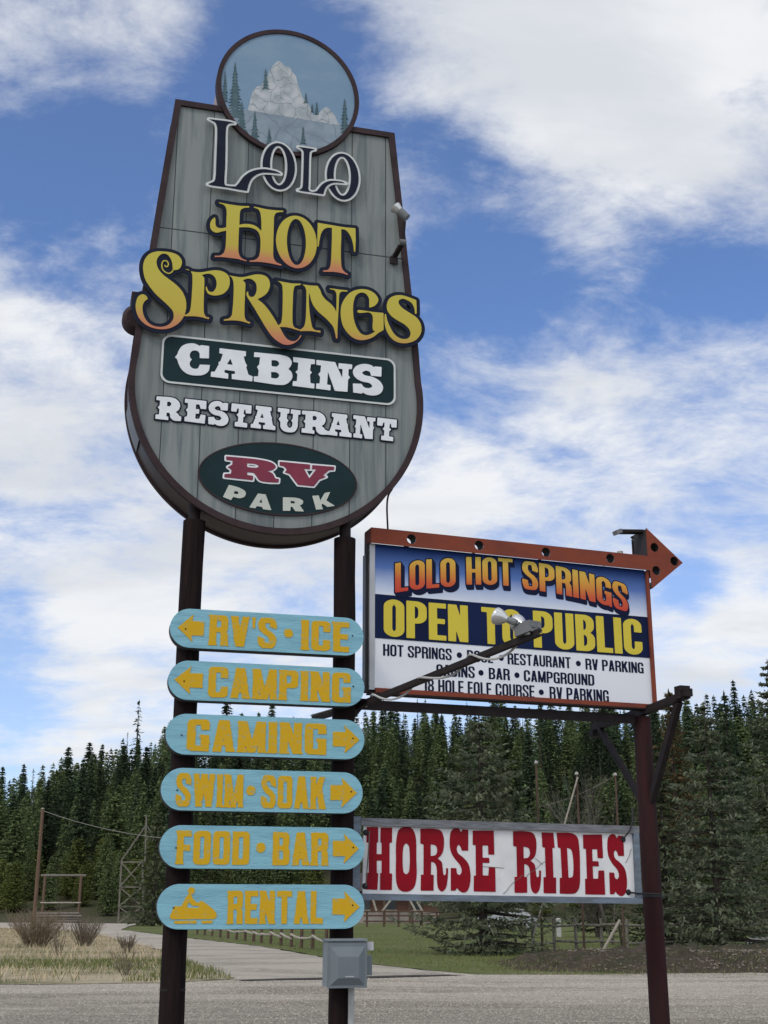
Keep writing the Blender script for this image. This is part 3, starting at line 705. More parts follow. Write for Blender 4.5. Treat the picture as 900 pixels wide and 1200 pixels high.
def wire(label, a, b, sag, r, m):
    a = Vector(a); b = Vector(b); pts = [a + (b - a) * t - Vector((0, 0, sag * 4 * t * (1 - t))) for t in [k / 14 for k in range(15)]]
    o = MB().tube([p - a for p in pts], r, 5).build('wire', m); o.location = a; return tag(o, label, 'wire')
wire('slack pale wire strung between the thin poles above the HORSE RIDES board', (pa[0], pa[1], 5.35), (pc[0], pc[1], 6.6), .15, .012, WD['grey'])
st = MB().tube([(0, 0, 0), (Vector((-2.1, -.2, -6.3)))], [.035, .035], 6).build('stay_pole', WD['pale']); st.location = (pb[0] + .02, pb[1] - .12, pb[2] - .1); tag(st, 'pale slanting pole leaning against the thin dark pole', 'pole')
# A shaped brace of two poles
aa = ground_pt(704, 1119); ab = ground_pt(730.5, 1117)
br = empty('pole_brace', (aa[0], aa[1], 0)); tag(br, 'two pale poles leaning together as an A behind the dirt bank', 'brace')
apx = at_depth(726.6, 1078, aa[1]); MB().tube([(0, 0, 0), (apx.x - aa[0], 0, apx.z)], .055, 8).build('leg', WD['pale'], br)
MB().tube([(ab[0] - aa[0], ab[1] - aa[1], 0), (apx.x - aa[0] - .03, .12, apx.z - .12)], .05, 8).build('leg', WD['grey'], br)
# white marker post
wp = ground_pt(655.3, 1099); o = MB().box(-.12, -.12, 0, .12, .12, .95).lathe([(.16, .94), (.17, .98), (.10, 1.03), (0, 1.05)], (0, 0, 0), (0, 0, 1), 10).build('marker_post', mat('white_post_paint', (.42, .42, .40), .7, var=.2)); o.location = (wp[0], wp[1], .045); tag(o, 'short white post standing on the lawn behind the rail fence', 'post')
# parked white car
cy = 98.0; cx = xg(594, cy)
car = empty('parked_car', (cx, cy, .05)); tag(car, 'white parked car half hidden behind the blue grey spruce', 'car')
wcar = mat('white_car_paint', (.27, .28, .29), .35, spec=.4); glass = mat('car_glass', (.05, .06, .07), .1, spec=.6)
prof = [(-2.2, .35), (-2.25, .75), (-2.0, .95), (-1.1, 1.02), (-.45, 1.55), (1.0, 1.58), (1.75, 1.05), (2.15, .95), (2.2, .4)]
mb = MB(); nn_ = len(prof)
mb.add([(x, -.88 if z < 1.2 else -.70, z) for x, z in prof] + [(x, .88 if z < 1.2 else .70, z) for x, z in prof], [tuple(range(nn_))[::-1], tuple(range(nn_, 2 * nn_))] + [(i, (i + 1) % nn_, nn_ + (i + 1) % nn_, nn_ + i) for i in range(nn_)])
mb.build('body', wcar, car)
MB().add([(-.95, -.82, 1.06), (-.42, -.735, 1.48), (.92, -.735, 1.50), (1.5, -.82, 1.08)], [(0, 3, 2, 1)]).build('side_window', glass, car)
MB().add([(1.68, -.62, 1.12), (1.68, .62, 1.12), (1.06, .56, 1.57), (1.06, -.56, 1.57)], [(0, 1, 2, 3)]).build('rear_window', glass, car)
for wx in (-1.35, 1.35):
    w_ = MB().lathe([(.20, -.1), (.33, -.1), (.33, .1), (.20, .1)], (wx, -.82, .33), (0, -1, 0), 20).build('tyre', mat('tyre', (.02, .02, .02), .8), car)
    MB().lathe([(0, .11), (.19, .10), (.2, .0)], (wx, -.82, .33), (0, -1, 0), 16).build('rim', mat('rim', (.4, .4, .42), .3, metal=.6), w_)
MB().box(2.10, -.7, .66, 2.19, -.45, .80).build('tail_light', mat('tail_light', (.3, .02, .02), .3), car)
# pale boulder at the right edge
bo = ground_pt(893, 1112)
rgn2 = np.random.default_rng(8); mbx = MB(); ico = []
for i in range(7):
    for j in range(12):
        th = math.pi * i / 6; ph = 2 * math.pi * j / 12; k = 1 + .12 * math.sin(3 * ph + i) + .12 * math.cos(2 * th + j)
        ico.append((.75 * k * math.sin(th) * math.cos(ph), .5 * k * math.sin(th) * math.sin(ph), .20 + .26 * k * math.cos(th)))
mbx.add(ico, [(i * 12 + j, i * 12 + (j + 1) % 12, (i + 1) * 12 + (j + 1) % 12, (i + 1) * 12 + j) for i in range(6) for j in range(12)])
o = mbx.build('boulder', mat('pale_stone', (.42, .41, .39), .9, var=.3, vscale=3)); o.location = (bo[0], bo[1], .04); tag(o, 'pale boulder under the spruces at the right edge', 'boulder')

# left: tall pole, log gate frame, plank pile, wooden tower, wire
lp_ = ground_pt(38.5, 1098); ltop = at_depth(47.2, 948, lp_[1])
e = empty('utility_pole', (lp_[0], lp_[1], 0)); tag(e, 'tall brown wooden pole rising behind the big reddish shrub', 'pole')
MB().tube([(0, 0, -.3), (0, 0, ltop.z)], [.13, .10], 12).build('shaft', WD['pole'], e, True)
MB().lathe([(0, 0), (.11, 0), (.10, .05), (0, .08)], (0, 0, ltop.z), (0, 0, 1), 10).build('cap', WD['pale'], e)
GD = 168.0
g = empty('log_gate', (xg(50, GD), GD, 0)); tag(g, 'square log gate frame with a low cross rail in front of the forest at left', 'gate')
gw = xg(91.5, GD) - xg(49, GD); gt = at_depth(60, 1026, GD).z; gr_ = at_depth(60, 1058, GD).z
for x in (0, gw): MB().tube([(x, 0, -.3), (x, 0, gt)], .17, 10).build('upright', WD['pole'], g, True)
MB().tube([(-.5, 0, gt), (gw + .6, 0, gt)], .15, 10).build('lintel', WD['grey'], g, True)
MB().tube([(-.3, -.1, gr_), (gw + .2, -.1, gr_)], .10, 10).build('rail', WD['pale'], g, True)
PD = 160.0
for k in range(4):
    z = .20 + .30 * k
    o = MB().tube([(0, 0, 0), (xg(96 - 3 * (k % 2), PD) - xg(40 + 3 * (k % 2), PD), .0, .02)], .15, 10).build('log', WD['grey'], None, True); o.location = (xg(40 + 3 * (k % 2), PD), PD + .12 * (k % 2), z - .05)
    tag(o, ['weathered log at the bottom of the stack below the gate', 'second weathered log from the bottom of the stack below the gate', 'second weathered log from the top of the stack below the gate', 'weathered log on top of the stack below the gate'][k], 'log', 'stacked logs below the gate')
TD = 150.0
tw = empty('wooden_tower', (xg(138.5, TD), TD, 0)); tag(tw, 'weathered wooden lattice tower with a tripod top at the forest edge', 'tower')
def tp(px, py, dy=0.0): return at_depth(px, py, TD + dy) - Vector((xg(138.5, TD), TD, 0))
tl0 = tp(138.5, 1082); tl1 = tp(142.5, 1008); tr0 = tp(168, 1082); tr1 = tp(167, 1008)
for dy in (0.0,):
    off_ = Vector((0, dy, 0))
    MB().bar(tl0 + off_, tl1 + off_, .17, .17).build('leg', WD['grey'], tw); MB().bar(tr0 + off_, tr1 + off_, .17, .17).build('leg', WD['grey'], tw)
    for f in (.97, .57, .26):
        a = tl0 + (tl1 - tl0) * f + off_; b = tr0 + (tr1 - tr0) * f + off_
        MB().bar(a - Vector((0, .15, 0)), b - Vector((0, .15, 0)), .12, .15).build('cross_beam', WD['grey'], tw)
    for f0, f1 in ((.97, .57), (.57, .26), (.26, 0)):
        a = tl0 + (tl1 - tl0) * f0 + off_; b = tr0 + (tr1 - tr0) * f1 + off_; c = tl0 + (tl1 - tl0) * f1 + off_; d = tr0 + (tr1 - tr0) * f0 + off_
        MB().bar(a - Vector((0, .32, 0)), b - Vector((0, .32, 0)), .10, .12).build('diagonal', WD['grey'], tw); MB().bar(c - Vector((0, .48, 0)), d - Vector((0, .48, 0)), .10, .12).build('diagonal', WD['grey'], tw)
ap = tp(171.5, 955, 1.5)
MB().bar(tp(170, 1010, 1.5), ap, .15, .15).build('mast', WD['grey'], tw)
MB().bar(tl1, ap - Vector((0, 0, 1.2)), .12, .12).build('tripod_leg', WD['grey'], tw); MB().bar(tr1 + Vector((2.2, 3, 0)), ap - Vector((0, 0, 1.0)), .12, .12).build('tripod_leg', WD['grey'], tw)
wire('grey wire running from the tall left pole towards the blue boards', (lp_[0], lp_[1], ltop.z - .1), at_depth(230, 985, 75.0), .35, .016, mat('wire_grey', (.22, .21, .19), .7))

# ------------------------------------------------------------------ lettering: shapes as distance fields, outlined and cut out as plates
def sdf_poly(loop, X, Y):
    P = np.asarray(loop, float); Q = np.roll(P, -1, 0)
    d2 = np.full(X.shape, 1e9); wn_ = np.zeros(X.shape, int)
    for (ax, ay), (bx, by) in zip(P, Q):
        ex, ey = bx - ax, by - ay; L = ex * ex + ey * ey
        if L < 1e-14: continue
        px, py = X - ax, Y - ay
        t = np.clip((px * ex + py * ey) / L, 0, 1)
        d2 = np.minimum(d2, (px - t * ex) ** 2 + (py - t * ey) ** 2)
        cr = ex * py - ey * px
        wn_ += ((ay <= Y) & (by > Y) & (cr > 0)).astype(int) - ((ay > Y) & (by <= Y) & (cr < 0)).astype(int)
    d = np.sqrt(d2)
    return np.where(wn_ != 0, -d, d)

class Field:
    """union of glyphs on a grid; a glyph is a list of (+1/-1, loop)"""
    def __init__(s, glyphs, h, pad):
        pts = np.array([p for g in glyphs for sg, lp in g for p in lp])
        s.h = h; s.x0, s.y0 = pts.min(0) - pad - 2 * h
        x1, y1 = pts.max(0) + pad + 2 * h
        s.nx = int((x1 - s.x0) / h) + 2; s.ny = int((y1 - s.y0) / h) + 2
        s.f = np.full((s.ny, s.nx), 9.0)
        for g in glyphs:
            q = np.array([p for sg, lp in g for p in lp])
            i0, j0 = np.maximum(((q.min(0) - pad - 2 * h - (s.x0, s.y0)) / h).astype(int), 0)
            i1, j1 = ((q.max(0) + pad + 2 * h - (s.x0, s.y0)) / h).astype(int) + 2
            i1 = min(i1, s.nx); j1 = min(j1, s.ny)
            X, Y = np.meshgrid(s.x0 + np.arange(i0, i1) * h, s.y0 + np.arange(j0, j1) * h)
            d = np.full(X.shape, 9.0)
            for sg, lp in g:
                e = sdf_poly(lp, X, Y)
                d = np.minimum(d, e) if sg > 0 else np.maximum(d, -e)
            s.f[j0:j1, i0:i1] = np.minimum(s.f[j0:j1, i0:i1], d)
    def wobble(s, amp, seed=1, cells=3):
        rg = np.random.default_rng(seed)
        ny, nx = s.ny // cells + 3, s.nx // cells + 3
        c = rg.normal(size=(ny, nx))
        jj = np.arange(s.ny) / cells; ii = np.arange(s.nx) / cells
        j = jj.astype(int); i = ii.astype(int); fj = (jj - j)[:, None]; fi = (ii - i)[None, :]
        n = (c[j][:, i] * (1 - fj) * (1 - fi) + c[j + 1][:, i] * fj * (1 - fi) + c[j][:, i + 1] * (1 - fj) * fi + c[j + 1][:, i + 1] * fj * fi)
        s.f = s.f + amp * n; return s
    def groups(s, level=0.0, eps=0.10):
        f = s.f - level; f[0, :] = f[-1, :] = 9; f[:, 0] = f[:, -1] = 9
        f = np.where(np.abs(f) < 1e-9, 1e-9, f)
        ins = f < 0
        case = (ins[:-1, :-1] * 1 + ins[:-1, 1:] * 2 + ins[1:, 1:] * 4 + ins[1:, :-1] * 8)
        T = {1: ('BL',), 2: ('RB',), 4: ('TR',), 8: ('LT',), 3: ('RL',), 6: ('TB',), 12: ('LR',), 9: ('BT',), 7: ('TL',), 14: ('LB',),
             13: ('BR',), 11: ('RT',), 5: ('BL', 'TR'), 10: ('RB', 'LT')}
        nxt = {}
        for j, i in np.argwhere((case > 0) & (case < 15)):
            e = {'B': (i, j, 0), 'R': (i + 1, j, 1), 'T': (i, j + 1, 0), 'L': (i, j, 1)}
            for sgm in T[int(case[j, i])]: nxt[e[sgm[0]]] = e[sgm[1]]
        def pt(e):
            i, j, d = e
            a = f[j, i]; b = f[j, i + 1] if d == 0 else f[j + 1, i]
            t = a / (a - b)
            return (s.x0 + (i + (t if d == 0 else 0)) * s.h, s.y0 + (j + (t if d == 1 else 0)) * s.h)
        loops = []
        while nxt:
            st, cur = nxt.popitem(); lp = [pt(st)]
            while cur != st and cur in nxt:
                lp.append(pt(cur)); cur = nxt.pop(cur)
            lp = simplify(lp, eps * s.h)
            if len(lp) >= 3:
                A = area(lp)
                if abs(A) > (1.5 * s.h) ** 2: loops.append((A, lp))
        outs = [[A, lp, []] for A, lp in loops if A > 0]
        for A, lp in loops:
            if A < 0:
                best = None
                for o in outs:
                    if o[0] > -A and inside(lp[0], o[1]) and (best is None or o[0] < best[0]): best = o
                if best: best[2].append(lp)
        return [[o[1]] + o[2] for o in outs]
def area(lp):
    p = np.asarray(lp); q = np.roll(p, -1, 0)
    return 0.5 * float(np.sum(p[:, 0] * q[:, 1] - q[:, 0] * p[:, 1]))
def inside(pt, lp):
    x, y = pt; c = False; n = len(lp)
    for i in range(n):
        (ax, ay), (bx, by) = lp[i], lp[(i + 1) % n]
        if (ay > y) != (by > y) and x < (bx - ax) * (y - ay) / (by - ay) + ax: c = not c
    return c
def rdp(p, eps):
    if len(p) < 3: return p
    a = np.array(p[0]); b = np.array(p[-1]); q = np.array(p[1:-1]); e = b - a; L = np.hypot(*e)
    d = np.abs(e[0] * (q[:, 1] - a[1]) - e[1] * (q[:, 0] - a[0])) / L if L > 1e-12 else np.hypot(*(q - a).T)
    k = int(d.argmax())
    if d[k] <= eps: return [p[0], p[-1]]
    return rdp(p[:k + 2], eps)[:-1] + rdp(p[k + 1:], eps)
def simplify(lp, eps):
    if len(lp) < 6: return lp
    a = np.array(lp); k = int(np.hypot(*(a - a[0]).T).argmax())
    out = rdp(lp[:k + 1], eps)[:-1] + rdp(lp[k:] + [lp[0]], eps)[:-1]
    return out

def smooth_loop(pts, n=5, closed=True):
    """points (x, y) are passed smoothly, points (x, y, 1) are corners"""
    c = [len(p) > 2 for p in pts]; P = [np.array(p[:2], float) for p in pts]; N = len(P); out = []
    for i in range(N if closed else N - 1):
        p1, p2 = P[i], P[(i + 1) % N]
        if c[i] and c[(i + 1) % N]: out.append(tuple(p1)); continue
        p0 = P[i - 1] if not c[i] else 2 * p1 - p2
        p3 = P[(i + 2) % N] if not c[(i + 1) % N] else 2 * p2 - p1
        d = [max(np.hypot(*(b - a)), 1e-6) ** 0.5 for a, b in ((p0, p1), (p1, p2), (p2, p3))]
        m1 = (p2 - p1) - d[1] * ((p2 - p0) / (d[0] + d[1]) - (p1 - p0) / d[0])
        m2 = (p2 - p1) + d[1] * ((p3 - p2) / d[2] - (p3 - p1) / (d[1] + d[2]))
        if c[i]: m1 = p2 - p1
        if c[(i + 1) % N]: m2 = p2 - p1
        for k in range(n):
            t = k / n
            h = (2 * t**3 - 3 * t**2 + 1, t**3 - 2 * t**2 + t, -2 * t**3 + 3 * t**2, t**3 - t**2)
            out.append(tuple(h[0] * p1 + h[1] * m1 + h[2] * p2 + h[3] * m2))
    if not closed: out.append(tuple(P[-1]))
    return out
def parse(t):
    """'x,y x,y! ..' - a ! marks a corner"""
    r = []
    for w in t.split():
        k = w.endswith('!'); x, y = w.rstrip('!').split(',')
        r.append((float(x), float(y), 1) if k else (float(x), float(y)))
    return r
def stroke(path, wid, n=6):
    """ribbon along an open path; wid a number or a function of the direction"""
    q = np.array(smooth_loop(path, n, False)); d = np.gradient(q, axis=0); d /= np.hypot(*d.T)[:, None] + 1e-12
    w = np.array([wid(a, b) if callable(wid) else wid for a, b in d]) / 2
    nn = np.stack([-d[:, 1], d[:, 0]], 1) * w[:, None]
    return [tuple(p) for p in np.concatenate([q + nn, (q - nn)[::-1]])]
def ell(cx, cy, rx, ry, n=40, sk=0.0):
    return [(cx + rx * math.cos(t), cy + ry * math.sin(t) + sk * rx * math.cos(t)) for t in (2 * math.pi * k / n for k in range(n))]

# ---- a parametric block alphabet, height 1
def rr(x0, y0, x1, y1, bl=0, br=0, tr=0, tl=0, n=8):
    out = []
    for (cx, cy, sx, sy, r, a0) in ((x0, y0, 1, 1, bl, 180), (x1, y0, -1, 1, br, 270), (x1, y1, -1, -1, tr, 0), (x0, y1, 1, -1, tl, 90)):
        if not r: out.append((cx, cy)); continue
        rx, ry = r
        for k in range(n + 1):
            t = R(a0 + 90 * k / n)
            out.append((cx + sx * rx + rx * math.cos(t), cy + sy * ry + ry * math.sin(t)))
    return out
def rect(x0, y0, x1, y1): return [(x0, y0), (x1, y0), (x1, y1), (x0, y1)]
def glyph(ch, w=0.5, sv=0.16, sh=0.13, ro=(0.25, 0.25), foot=0.0):
    """returns (list of (sign, loop), width)"""
    o = ro; rx = min(o[0], w / 2); o = (rx, o[1]); i = (max(rx - sv * 0.75, 0.02), max(o[1] - sh * 0.8, 0.02))
    g = []; A = lambda lp: g.append((1, lp)); S = lambda lp: g.append((-1, lp))
    if ch == 'I':
        w = sv; A(rect(0, 0, sv, 1))
    elif ch == 'L': A(rect(0, 0, sv, 1)); w *= 0.84; A(rect(0, 0, w, sh))
    elif ch == 'T': A(rect(0, 1 - sh, w, 1)); A(rect(w / 2 - sv / 2, 0, w / 2 + sv / 2, 1))
    elif ch == 'H': A(rect(0, 0, sv, 1)); A(rect(w - sv, 0, w, 1)); A(rect(0, .5 - sh * .5, w, .5 + sh * .5))
    elif ch == 'E': w *= 0.86; A(rect(0, 0, sv, 1)); A(rect(0, 0, w, sh)); A(rect(0, 1 - sh, w, 1)); A(rect(0, .51 - sh * .5, w * .93, .51 + sh * .5))
    elif ch == 'F': w *= 0.82; A(rect(0, 0, sv, 1)); A(rect(0, 1 - sh, w, 1)); A(rect(0, .49 - sh * .5, w * .93, .49 + sh * .5))
    elif ch == 'O': A(rr(0, 0, w, 1, o, o, o, o)); S(rr(sv, sh, w - sv, 1 - sh, i, i, i, i))
    elif ch in 'CG':
        A(rr(0, 0, w, 1, o, o, o, o)); S(rr(sv, sh, w - sv, 1 - sh, i, i, i, i))
        if ch == 'C': S(rect(w - sv - .02, .37, w + .1, .63))
        else:
            S(rect(w - sv - .02, .50, w + .1, .66)); A(rect(w * .54, .40, w, .52)); A(rect(w - sv, .1, w, .5))
            A(rect(w - sv * .55, 0, w, .3))
    elif ch == 'D': A(rr(0, 0, w, 1, 0, o, o, 0)); S(rr(sv, sh, w - sv, 1 - sh, 0, i, i, 0))
    elif ch == 'B':
        p = (o[0], min(o[1], .24)); q = (max(p[0] - sv * .75, .02), max(p[1] - sh * .7, .02))
        A(rr(0, 0, w, .54, 0, p, p, 0)); A(rr(0, .48, w * .97, 1, 0, p, p, 0))
        S(rr(sv, sh, w - sv, .51 - sh * .45, 0, q, q, 0)); S(rr(sv, .51 + sh * .45, w * .97 - sv, 1 - sh, 0, q, q, 0))
    elif ch in 'PR':
        p = (o[0], min(o[1], .27)); q = (max(p[0] - sv * .75, .02), max(p[1] - sh * .7, .02)); yb = .40 if ch == 'P' else .43
        A(rect(0, 0, sv, 1)); A(rr(0, yb, w, 1, 0, p, p, 0)); S(rr(sv, yb + sh * .95, w - sv, 1 - sh, 0, q, q, 0))
        if ch == 'R': A([(w - sv * 1.02, 0), (w + .015, 0), (w - .005, .38), (w - .07, .5), (w - sv - .06, .52), (w - sv * 1.0, .36)])
    elif ch == 'S':
        a = sv * .5; b = sh * .5; r = w / 2 - a
        pth = [(w - a, .665), (w - a, .80), (w - a - r * .32, .965 - b * .6), (w / 2, 1 - b), (a + r * .32, .965 - b * .6), (a, .80), (a + .01, .68), (w * .34, .575), (w * .66, .44),
               (w - a - .01, .33), (w - a, .20), (w - a - r * .32, .035 + b * .6), (w / 2, b), (a + r * .32, .035 + b * .6), (a, .20), (a, .345)]
        A(stroke(pth, lambda dx, dy: math.hypot(sv * dy, sh * dx), 5))
    elif ch == 'U': A(rr(0, 0, w, 1, o, o, 0, 0)); S(rr(sv, sh, w - sv, 1.1, i, i, 0, 0))
    elif ch == 'A':
        t = sv * .62; A([(0, 0), (w, 0), (w / 2 + t, 1), (w / 2 - t, 1)])
        k = (w / 2 - t); ya = (w / 2 - sv * 1.02) / k if k > 0 else 1; yb = .19
        fx = lambda y: sv * 1.02 + y * k
        S([(fx(-.05), -.05), (w - fx(-.05), -.05), (w - fx(yb), yb), (fx(yb), yb)])
        y2 = yb + sh * .9
        S([(fx(y2), y2), (w - fx(y2), y2), (w / 2, min(ya, .97))])
    elif ch == 'V':
        t = sv * .62; A([(w / 2 - t, 0), (w / 2 + t, 0), (w, 1), (0, 1)])
        k = w / 2 - t; ya = (w / 2 - sv * 1.02) / k
        S([(sv * 1.02 - .05 * k, 1.05), (w / 2, 1 - ya + .02), (w - sv * 1.02 + .05 * k, 1.05)])
    elif ch == 'W':
        w0 = w; w *= 1.45; q = sv * .52
        A([(0, 1), (sv, 1), (w * .27 + q, 0), (w * .27 - q, 0)]); A([(w / 2 - q, 1), (w / 2 + q, 1), (w * .27 + q, 0), (w * .27 - q, 0)])
        A([(w / 2 - q, 1), (w / 2 + q, 1), (w * .73 + q, 0), (w * .73 - q, 0)]); A([(w, 1), (w - sv, 1), (w * .73 - q, 0), (w * .73 + q, 0)])
    elif ch == 'M':
        w *= 1.25; q = sv * .42
        A(rect(0, 0, sv * .92, 1)); A(rect(w - sv * .92, 0, w, 1))
        A([(0, 1), (sv * 1.05, 1), (w / 2 + q, 0), (w / 2 - q, 0)]); A([(w, 1), (w - sv * 1.05, 1), (w / 2 - q, 0), (w / 2 + q, 0)])
    elif ch == 'N':
        A(rect(0, 0, sv * .95, 1)); A(rect(w - sv * .95, 0, w, 1)); A([(0, 1), (sv * 1.05, 1), (w, 0), (w - sv * 1.05, 0)])
    elif ch == 'K':
        w *= 1.04
        A(rect(0, 0, sv, 1)); A([(sv * .7, .32), (sv * .7, .58), (w - sv * 1.18, 1), (w - .01, 1), (sv * 1.7, .46)])
        A([(sv * 1.0, .52), (sv * 2.0, .66), (w + .02, 0), (w - sv * 1.15, 0)])
    elif ch == '8':
        p = (o[0], .24); q = (max(p[0] - sv * .75, .02), .14)
        A(rr(0, 0, w, .54, p, p, p, p)); A(rr(w * .03, .48, w * .97, 1, p, p, p, p))
        S(rr(sv, sh, w - sv, .51 - sh * .45, q, q, q, q)); S(rr(sv, .51 + sh * .45, w - sv, 1 - sh, q, q, q, q))
    elif ch == '1': w *= .6; A(rect(w - sv, 0, w, 1)); A([(0, .72), (w - sv, .80), (w - sv * .4, 1), (w - sv, 1), (w - sv * 1.3, .9), (0, .86)])
    elif ch == "'": w = sv * .55; A([(0, 1), (w, 1), (w * .8, .62), (w * .2, .62)])
    elif ch == '.': w = .30; A(ell(w / 2, .5, .13, .13, 20))
    elif ch == ' ': w = w * .55
    if foot and ch in 'IHTFPRMNKAVE':
        f = foot; hh = sh * .55
        if ch in 'IHPRMNKF': A([(-f, 0), (sv + f, 0), (sv, hh * 1.4), (0, hh * 1.4)])
        if ch in 'IHPRMNKEF': A([(-f, 1), (sv * .6, 1), (sv * .6, 1 - hh), (0, 1 - hh * 1.4)])
        if ch in 'HMNK': A([(w - sv * .6, 0), (w + f, 0), (w, hh * 1.4), (w - sv * .6, hh)])
        if ch in 'AR': A([(w - sv, 0), (w + f, 0), (w - .01, hh * 1.4)])
    return g, w
def text(s, u0, u1, v0, v1, warp=None, gap=0.06, slant=0.0, **st):
    """glyphs of a line fitted in u0..u1, v0..v1"""
    x = 0; items = []
    for ch in s:
        g, w = glyph(ch, **st)
        if g: items.append((g, x))
        x += w + (gap if ch != ' ' else 0)
    x -= gap
    k = (u1 - u0) / x; H = v1 - v0; out = []
    for g, gx in items:
        gg = []
        for sg, lp in g:
            q = []
            for (a, b) in lp:
                u = u0 + (a + gx) * k; v = v0 + b * H
                q.append(warp(u, v) if warp else (u, v))
            gg.append((sg, q))
        out.append(gg)
    return out
def letters(glyphs, h, level=0.0, wob=0.0, seed=1, pad=None, cells=3):
    F = Field(glyphs, h, (pad if pad is not None else max(level, 0) + 0.01))
    if wob: F.wobble(wob, seed, cells)
    return F.groups(level)

# ------------------------------------------------------------------ sign materials
M = {}
M['trim'] = mat('trim_brown', (0.045, 0.028, 0.030), 0.65, spec=0.15, var=0.35, vscale=6, stretch=(1, 1, 1))
M['side'] = mat('side_brown', (0.070, 0.052, 0.052), 0.5, spec=0.3, var=0.4, vscale=3)
M['navy'] = mat('navy_paint', (0.010, 0.014, 0.030), 0.6, spec=0.12, var=0.3, vscale=9)
M['pale'] = mat('pale_outline', (0.56, 0.58, 0.57), 0.6, var=0.12, vscale=7)
M['white'] = mat('white_letter', (0.72, 0.74, 0.76), 0.55, var=0.1, vscale=5)
M['green'] = mat('dark_green_paint', (0.011, 0.030, 0.034), 0.6, spec=0.12, var=0.25, vscale=3)
M['rvred'] = mat('crimson_paint', (0.20, 0.022, 0.050), 0.5, var=0.2, vscale=5)
M['cream'] = mat('cream_letter', (0.50, 0.52, 0.46), 0.55, var=0.1, vscale=5)
M['fire'] = ramp_mat('yellow_to_orange_paint', 2, [(0.0, (0.47, 0.16, 0.10)), (0.12, (0.50, 0.21, 0.085)), (0.28, (0.46, 0.355, 0.045)), (0.75, (0.47, 0.40, 0.052))])
M['post'] = mat('dark_painted_log', (0.019, 0.0115, 0.0115), 0.85, spec=0.08, base2=(0.010, 0.0065, 0.007), vscale=5, stretch=(6, 6, 0.5), bump=0.5, bscale=14)
M['redpole'] = mat('rusty_painted_pipe', (0.040, 0.0125, 0.0125), 0.7, spec=0.12, base2=(0.017, 0.009, 0.0095), vscale=2.2, stretch=(2, 2, 0.35), bump=0.15, bscale=30)
M['iron'] = mat('dark_iron', (0.024, 0.018, 0.019), 0.65, spec=0.15, var=0.4, vscale=7, bump=0.2, bscale=30)
M['blueboard'] = mat('blue_board_paint', (0.222, 0.448, 0.535), 0.7, spec=0.12, base2=(0.160, 0.335, 0.415), vscale=2.6, vdet=8, stretch=(1, 1, 7), bump=0.25, bscale=16, thr=(0.42, 0.74))
M['boardedge'] = mat('board_edge_wood', (0.060, 0.062, 0.066), 0.8, var=0.3)
M['ochre'] = mat('ochre_letter_paint', (0.56, 0.335, 0.016), 0.7, spec=0.12, base2=(0.30, 0.33, 0.20), vscale=22, vdet=8, thr=(0.56, 0.72), stretch=(1, 1, 1.6))
M['orange'] = mat('faded_red_frame', (0.205, 0.050, 0.028), 0.65, spec=0.12, base2=(0.150, 0.042, 0.030), vscale=4, stretch=(1, 1, 2), thr=(0.42, 0.7))
M['frameback'] = mat('frame_inside', (0.030, 0.026, 0.026), 0.7)
M['signwhite'] = mat('white_panel', (0.70, 0.72, 0.76), 0.35, var=0.05, vscale=2, spec=0.4)
M['signnavy'] = mat('navy_band', (0.008, 0.017, 0.062), 0.6, spec=0.08, base2=(0.005, 0.010, 0.036), vscale=1.5)
M['signink'] = mat('navy_ink', (0.007, 0.010, 0.034), 0.6, spec=0.08)
M['signyellow'] = mat('yellow_letter', (0.60, 0.48, 0.035), 0.4, var=0.06, vscale=3)
M['bluefade'] = ramp_mat('blue_to_white_print', 2, [(0.0, (0.62, 0.66, 0.74)), (0.20, (0.42, 0.49, 0.66)), (0.55, (0.085, 0.16, 0.40)), (0.95, (0.007, 0.026, 0.12))], 0.55, 0.1)
M['sunset'] = ramp_mat('sunset_letter_print', 2, [(0.0, (0.50, 0.05, 0.035)), (0.30, (0.52, 0.10, 0.04)), (0.62, (0.60, 0.30, 0.05)), (0.92, (0.62, 0.44, 0.08))], 0.5, 0.1)
M['alu'] = mat('grey_metal_trim', (0.42, 0.43, 0.45), 0.45, metal=0.0, spec=0.5, var=0.15, vscale=3)
M['darkalu'] = mat('dull_grey_metal', (0.16, 0.165, 0.17), 0.5, var=0.25, vscale=4)
M['black'] = mat('black_rubber', (0.012, 0.012, 0.013), 0.5)
M['horsered'] = mat('red_letter_film', (0.25, 0.003, 0.012), 0.45, base2=(0.19, 0.003, 0.010), vscale=2.5, spec=0.12)
M['horseboard'] = mat('weathered_white_board', (0.66, 0.66, 0.66), 0.5, base2=(0.55, 0.56, 0.56), vscale=5, thr=(0.45, 0.75))
M['bluegrey'] = mat('blue_grey_painted_wood', (0.150, 0.190, 0.245), 0.65, base2=(0.105, 0.120, 0.140), vscale=4, stretch=(1.2, 1, 5), bump=0.3, bscale=20)
M['topwood'] = mat('bare_grey_wood', (0.20, 0.21, 0.225), 0.8, base2=(0.105, 0.11, 0.12), vscale=5, stretch=(1, 1, 7), bump=0.4, bscale=18)
M['boxgrey'] = mat('grey_enclosure_paint', (0.150, 0.175, 0.190), 0.5, spec=0.25, var=0.10, vscale=5)
M['boxrim'] = mat('grey_enclosure_rim', (0.200, 0.228, 0.245), 0.5, spec=0.25, var=0.08, vscale=6)
M['pvc'] = mat('pale_grey_conduit', (0.42, 0.42, 0.41), 0.5, var=0.25, vscale=6)
M['bulb'] = mat('silvered_lamp_glass', (0.55, 0.55, 0.54), 0.25, metal=0.55, spec=0.6)
M['socket'] = mat('grey_lamp_socket', (0.15, 0.16, 0.165), 0.5, var=0.2)
M['crack'] = mat('crack_dirt', (0.12, 0.11, 0.10), 0.8)
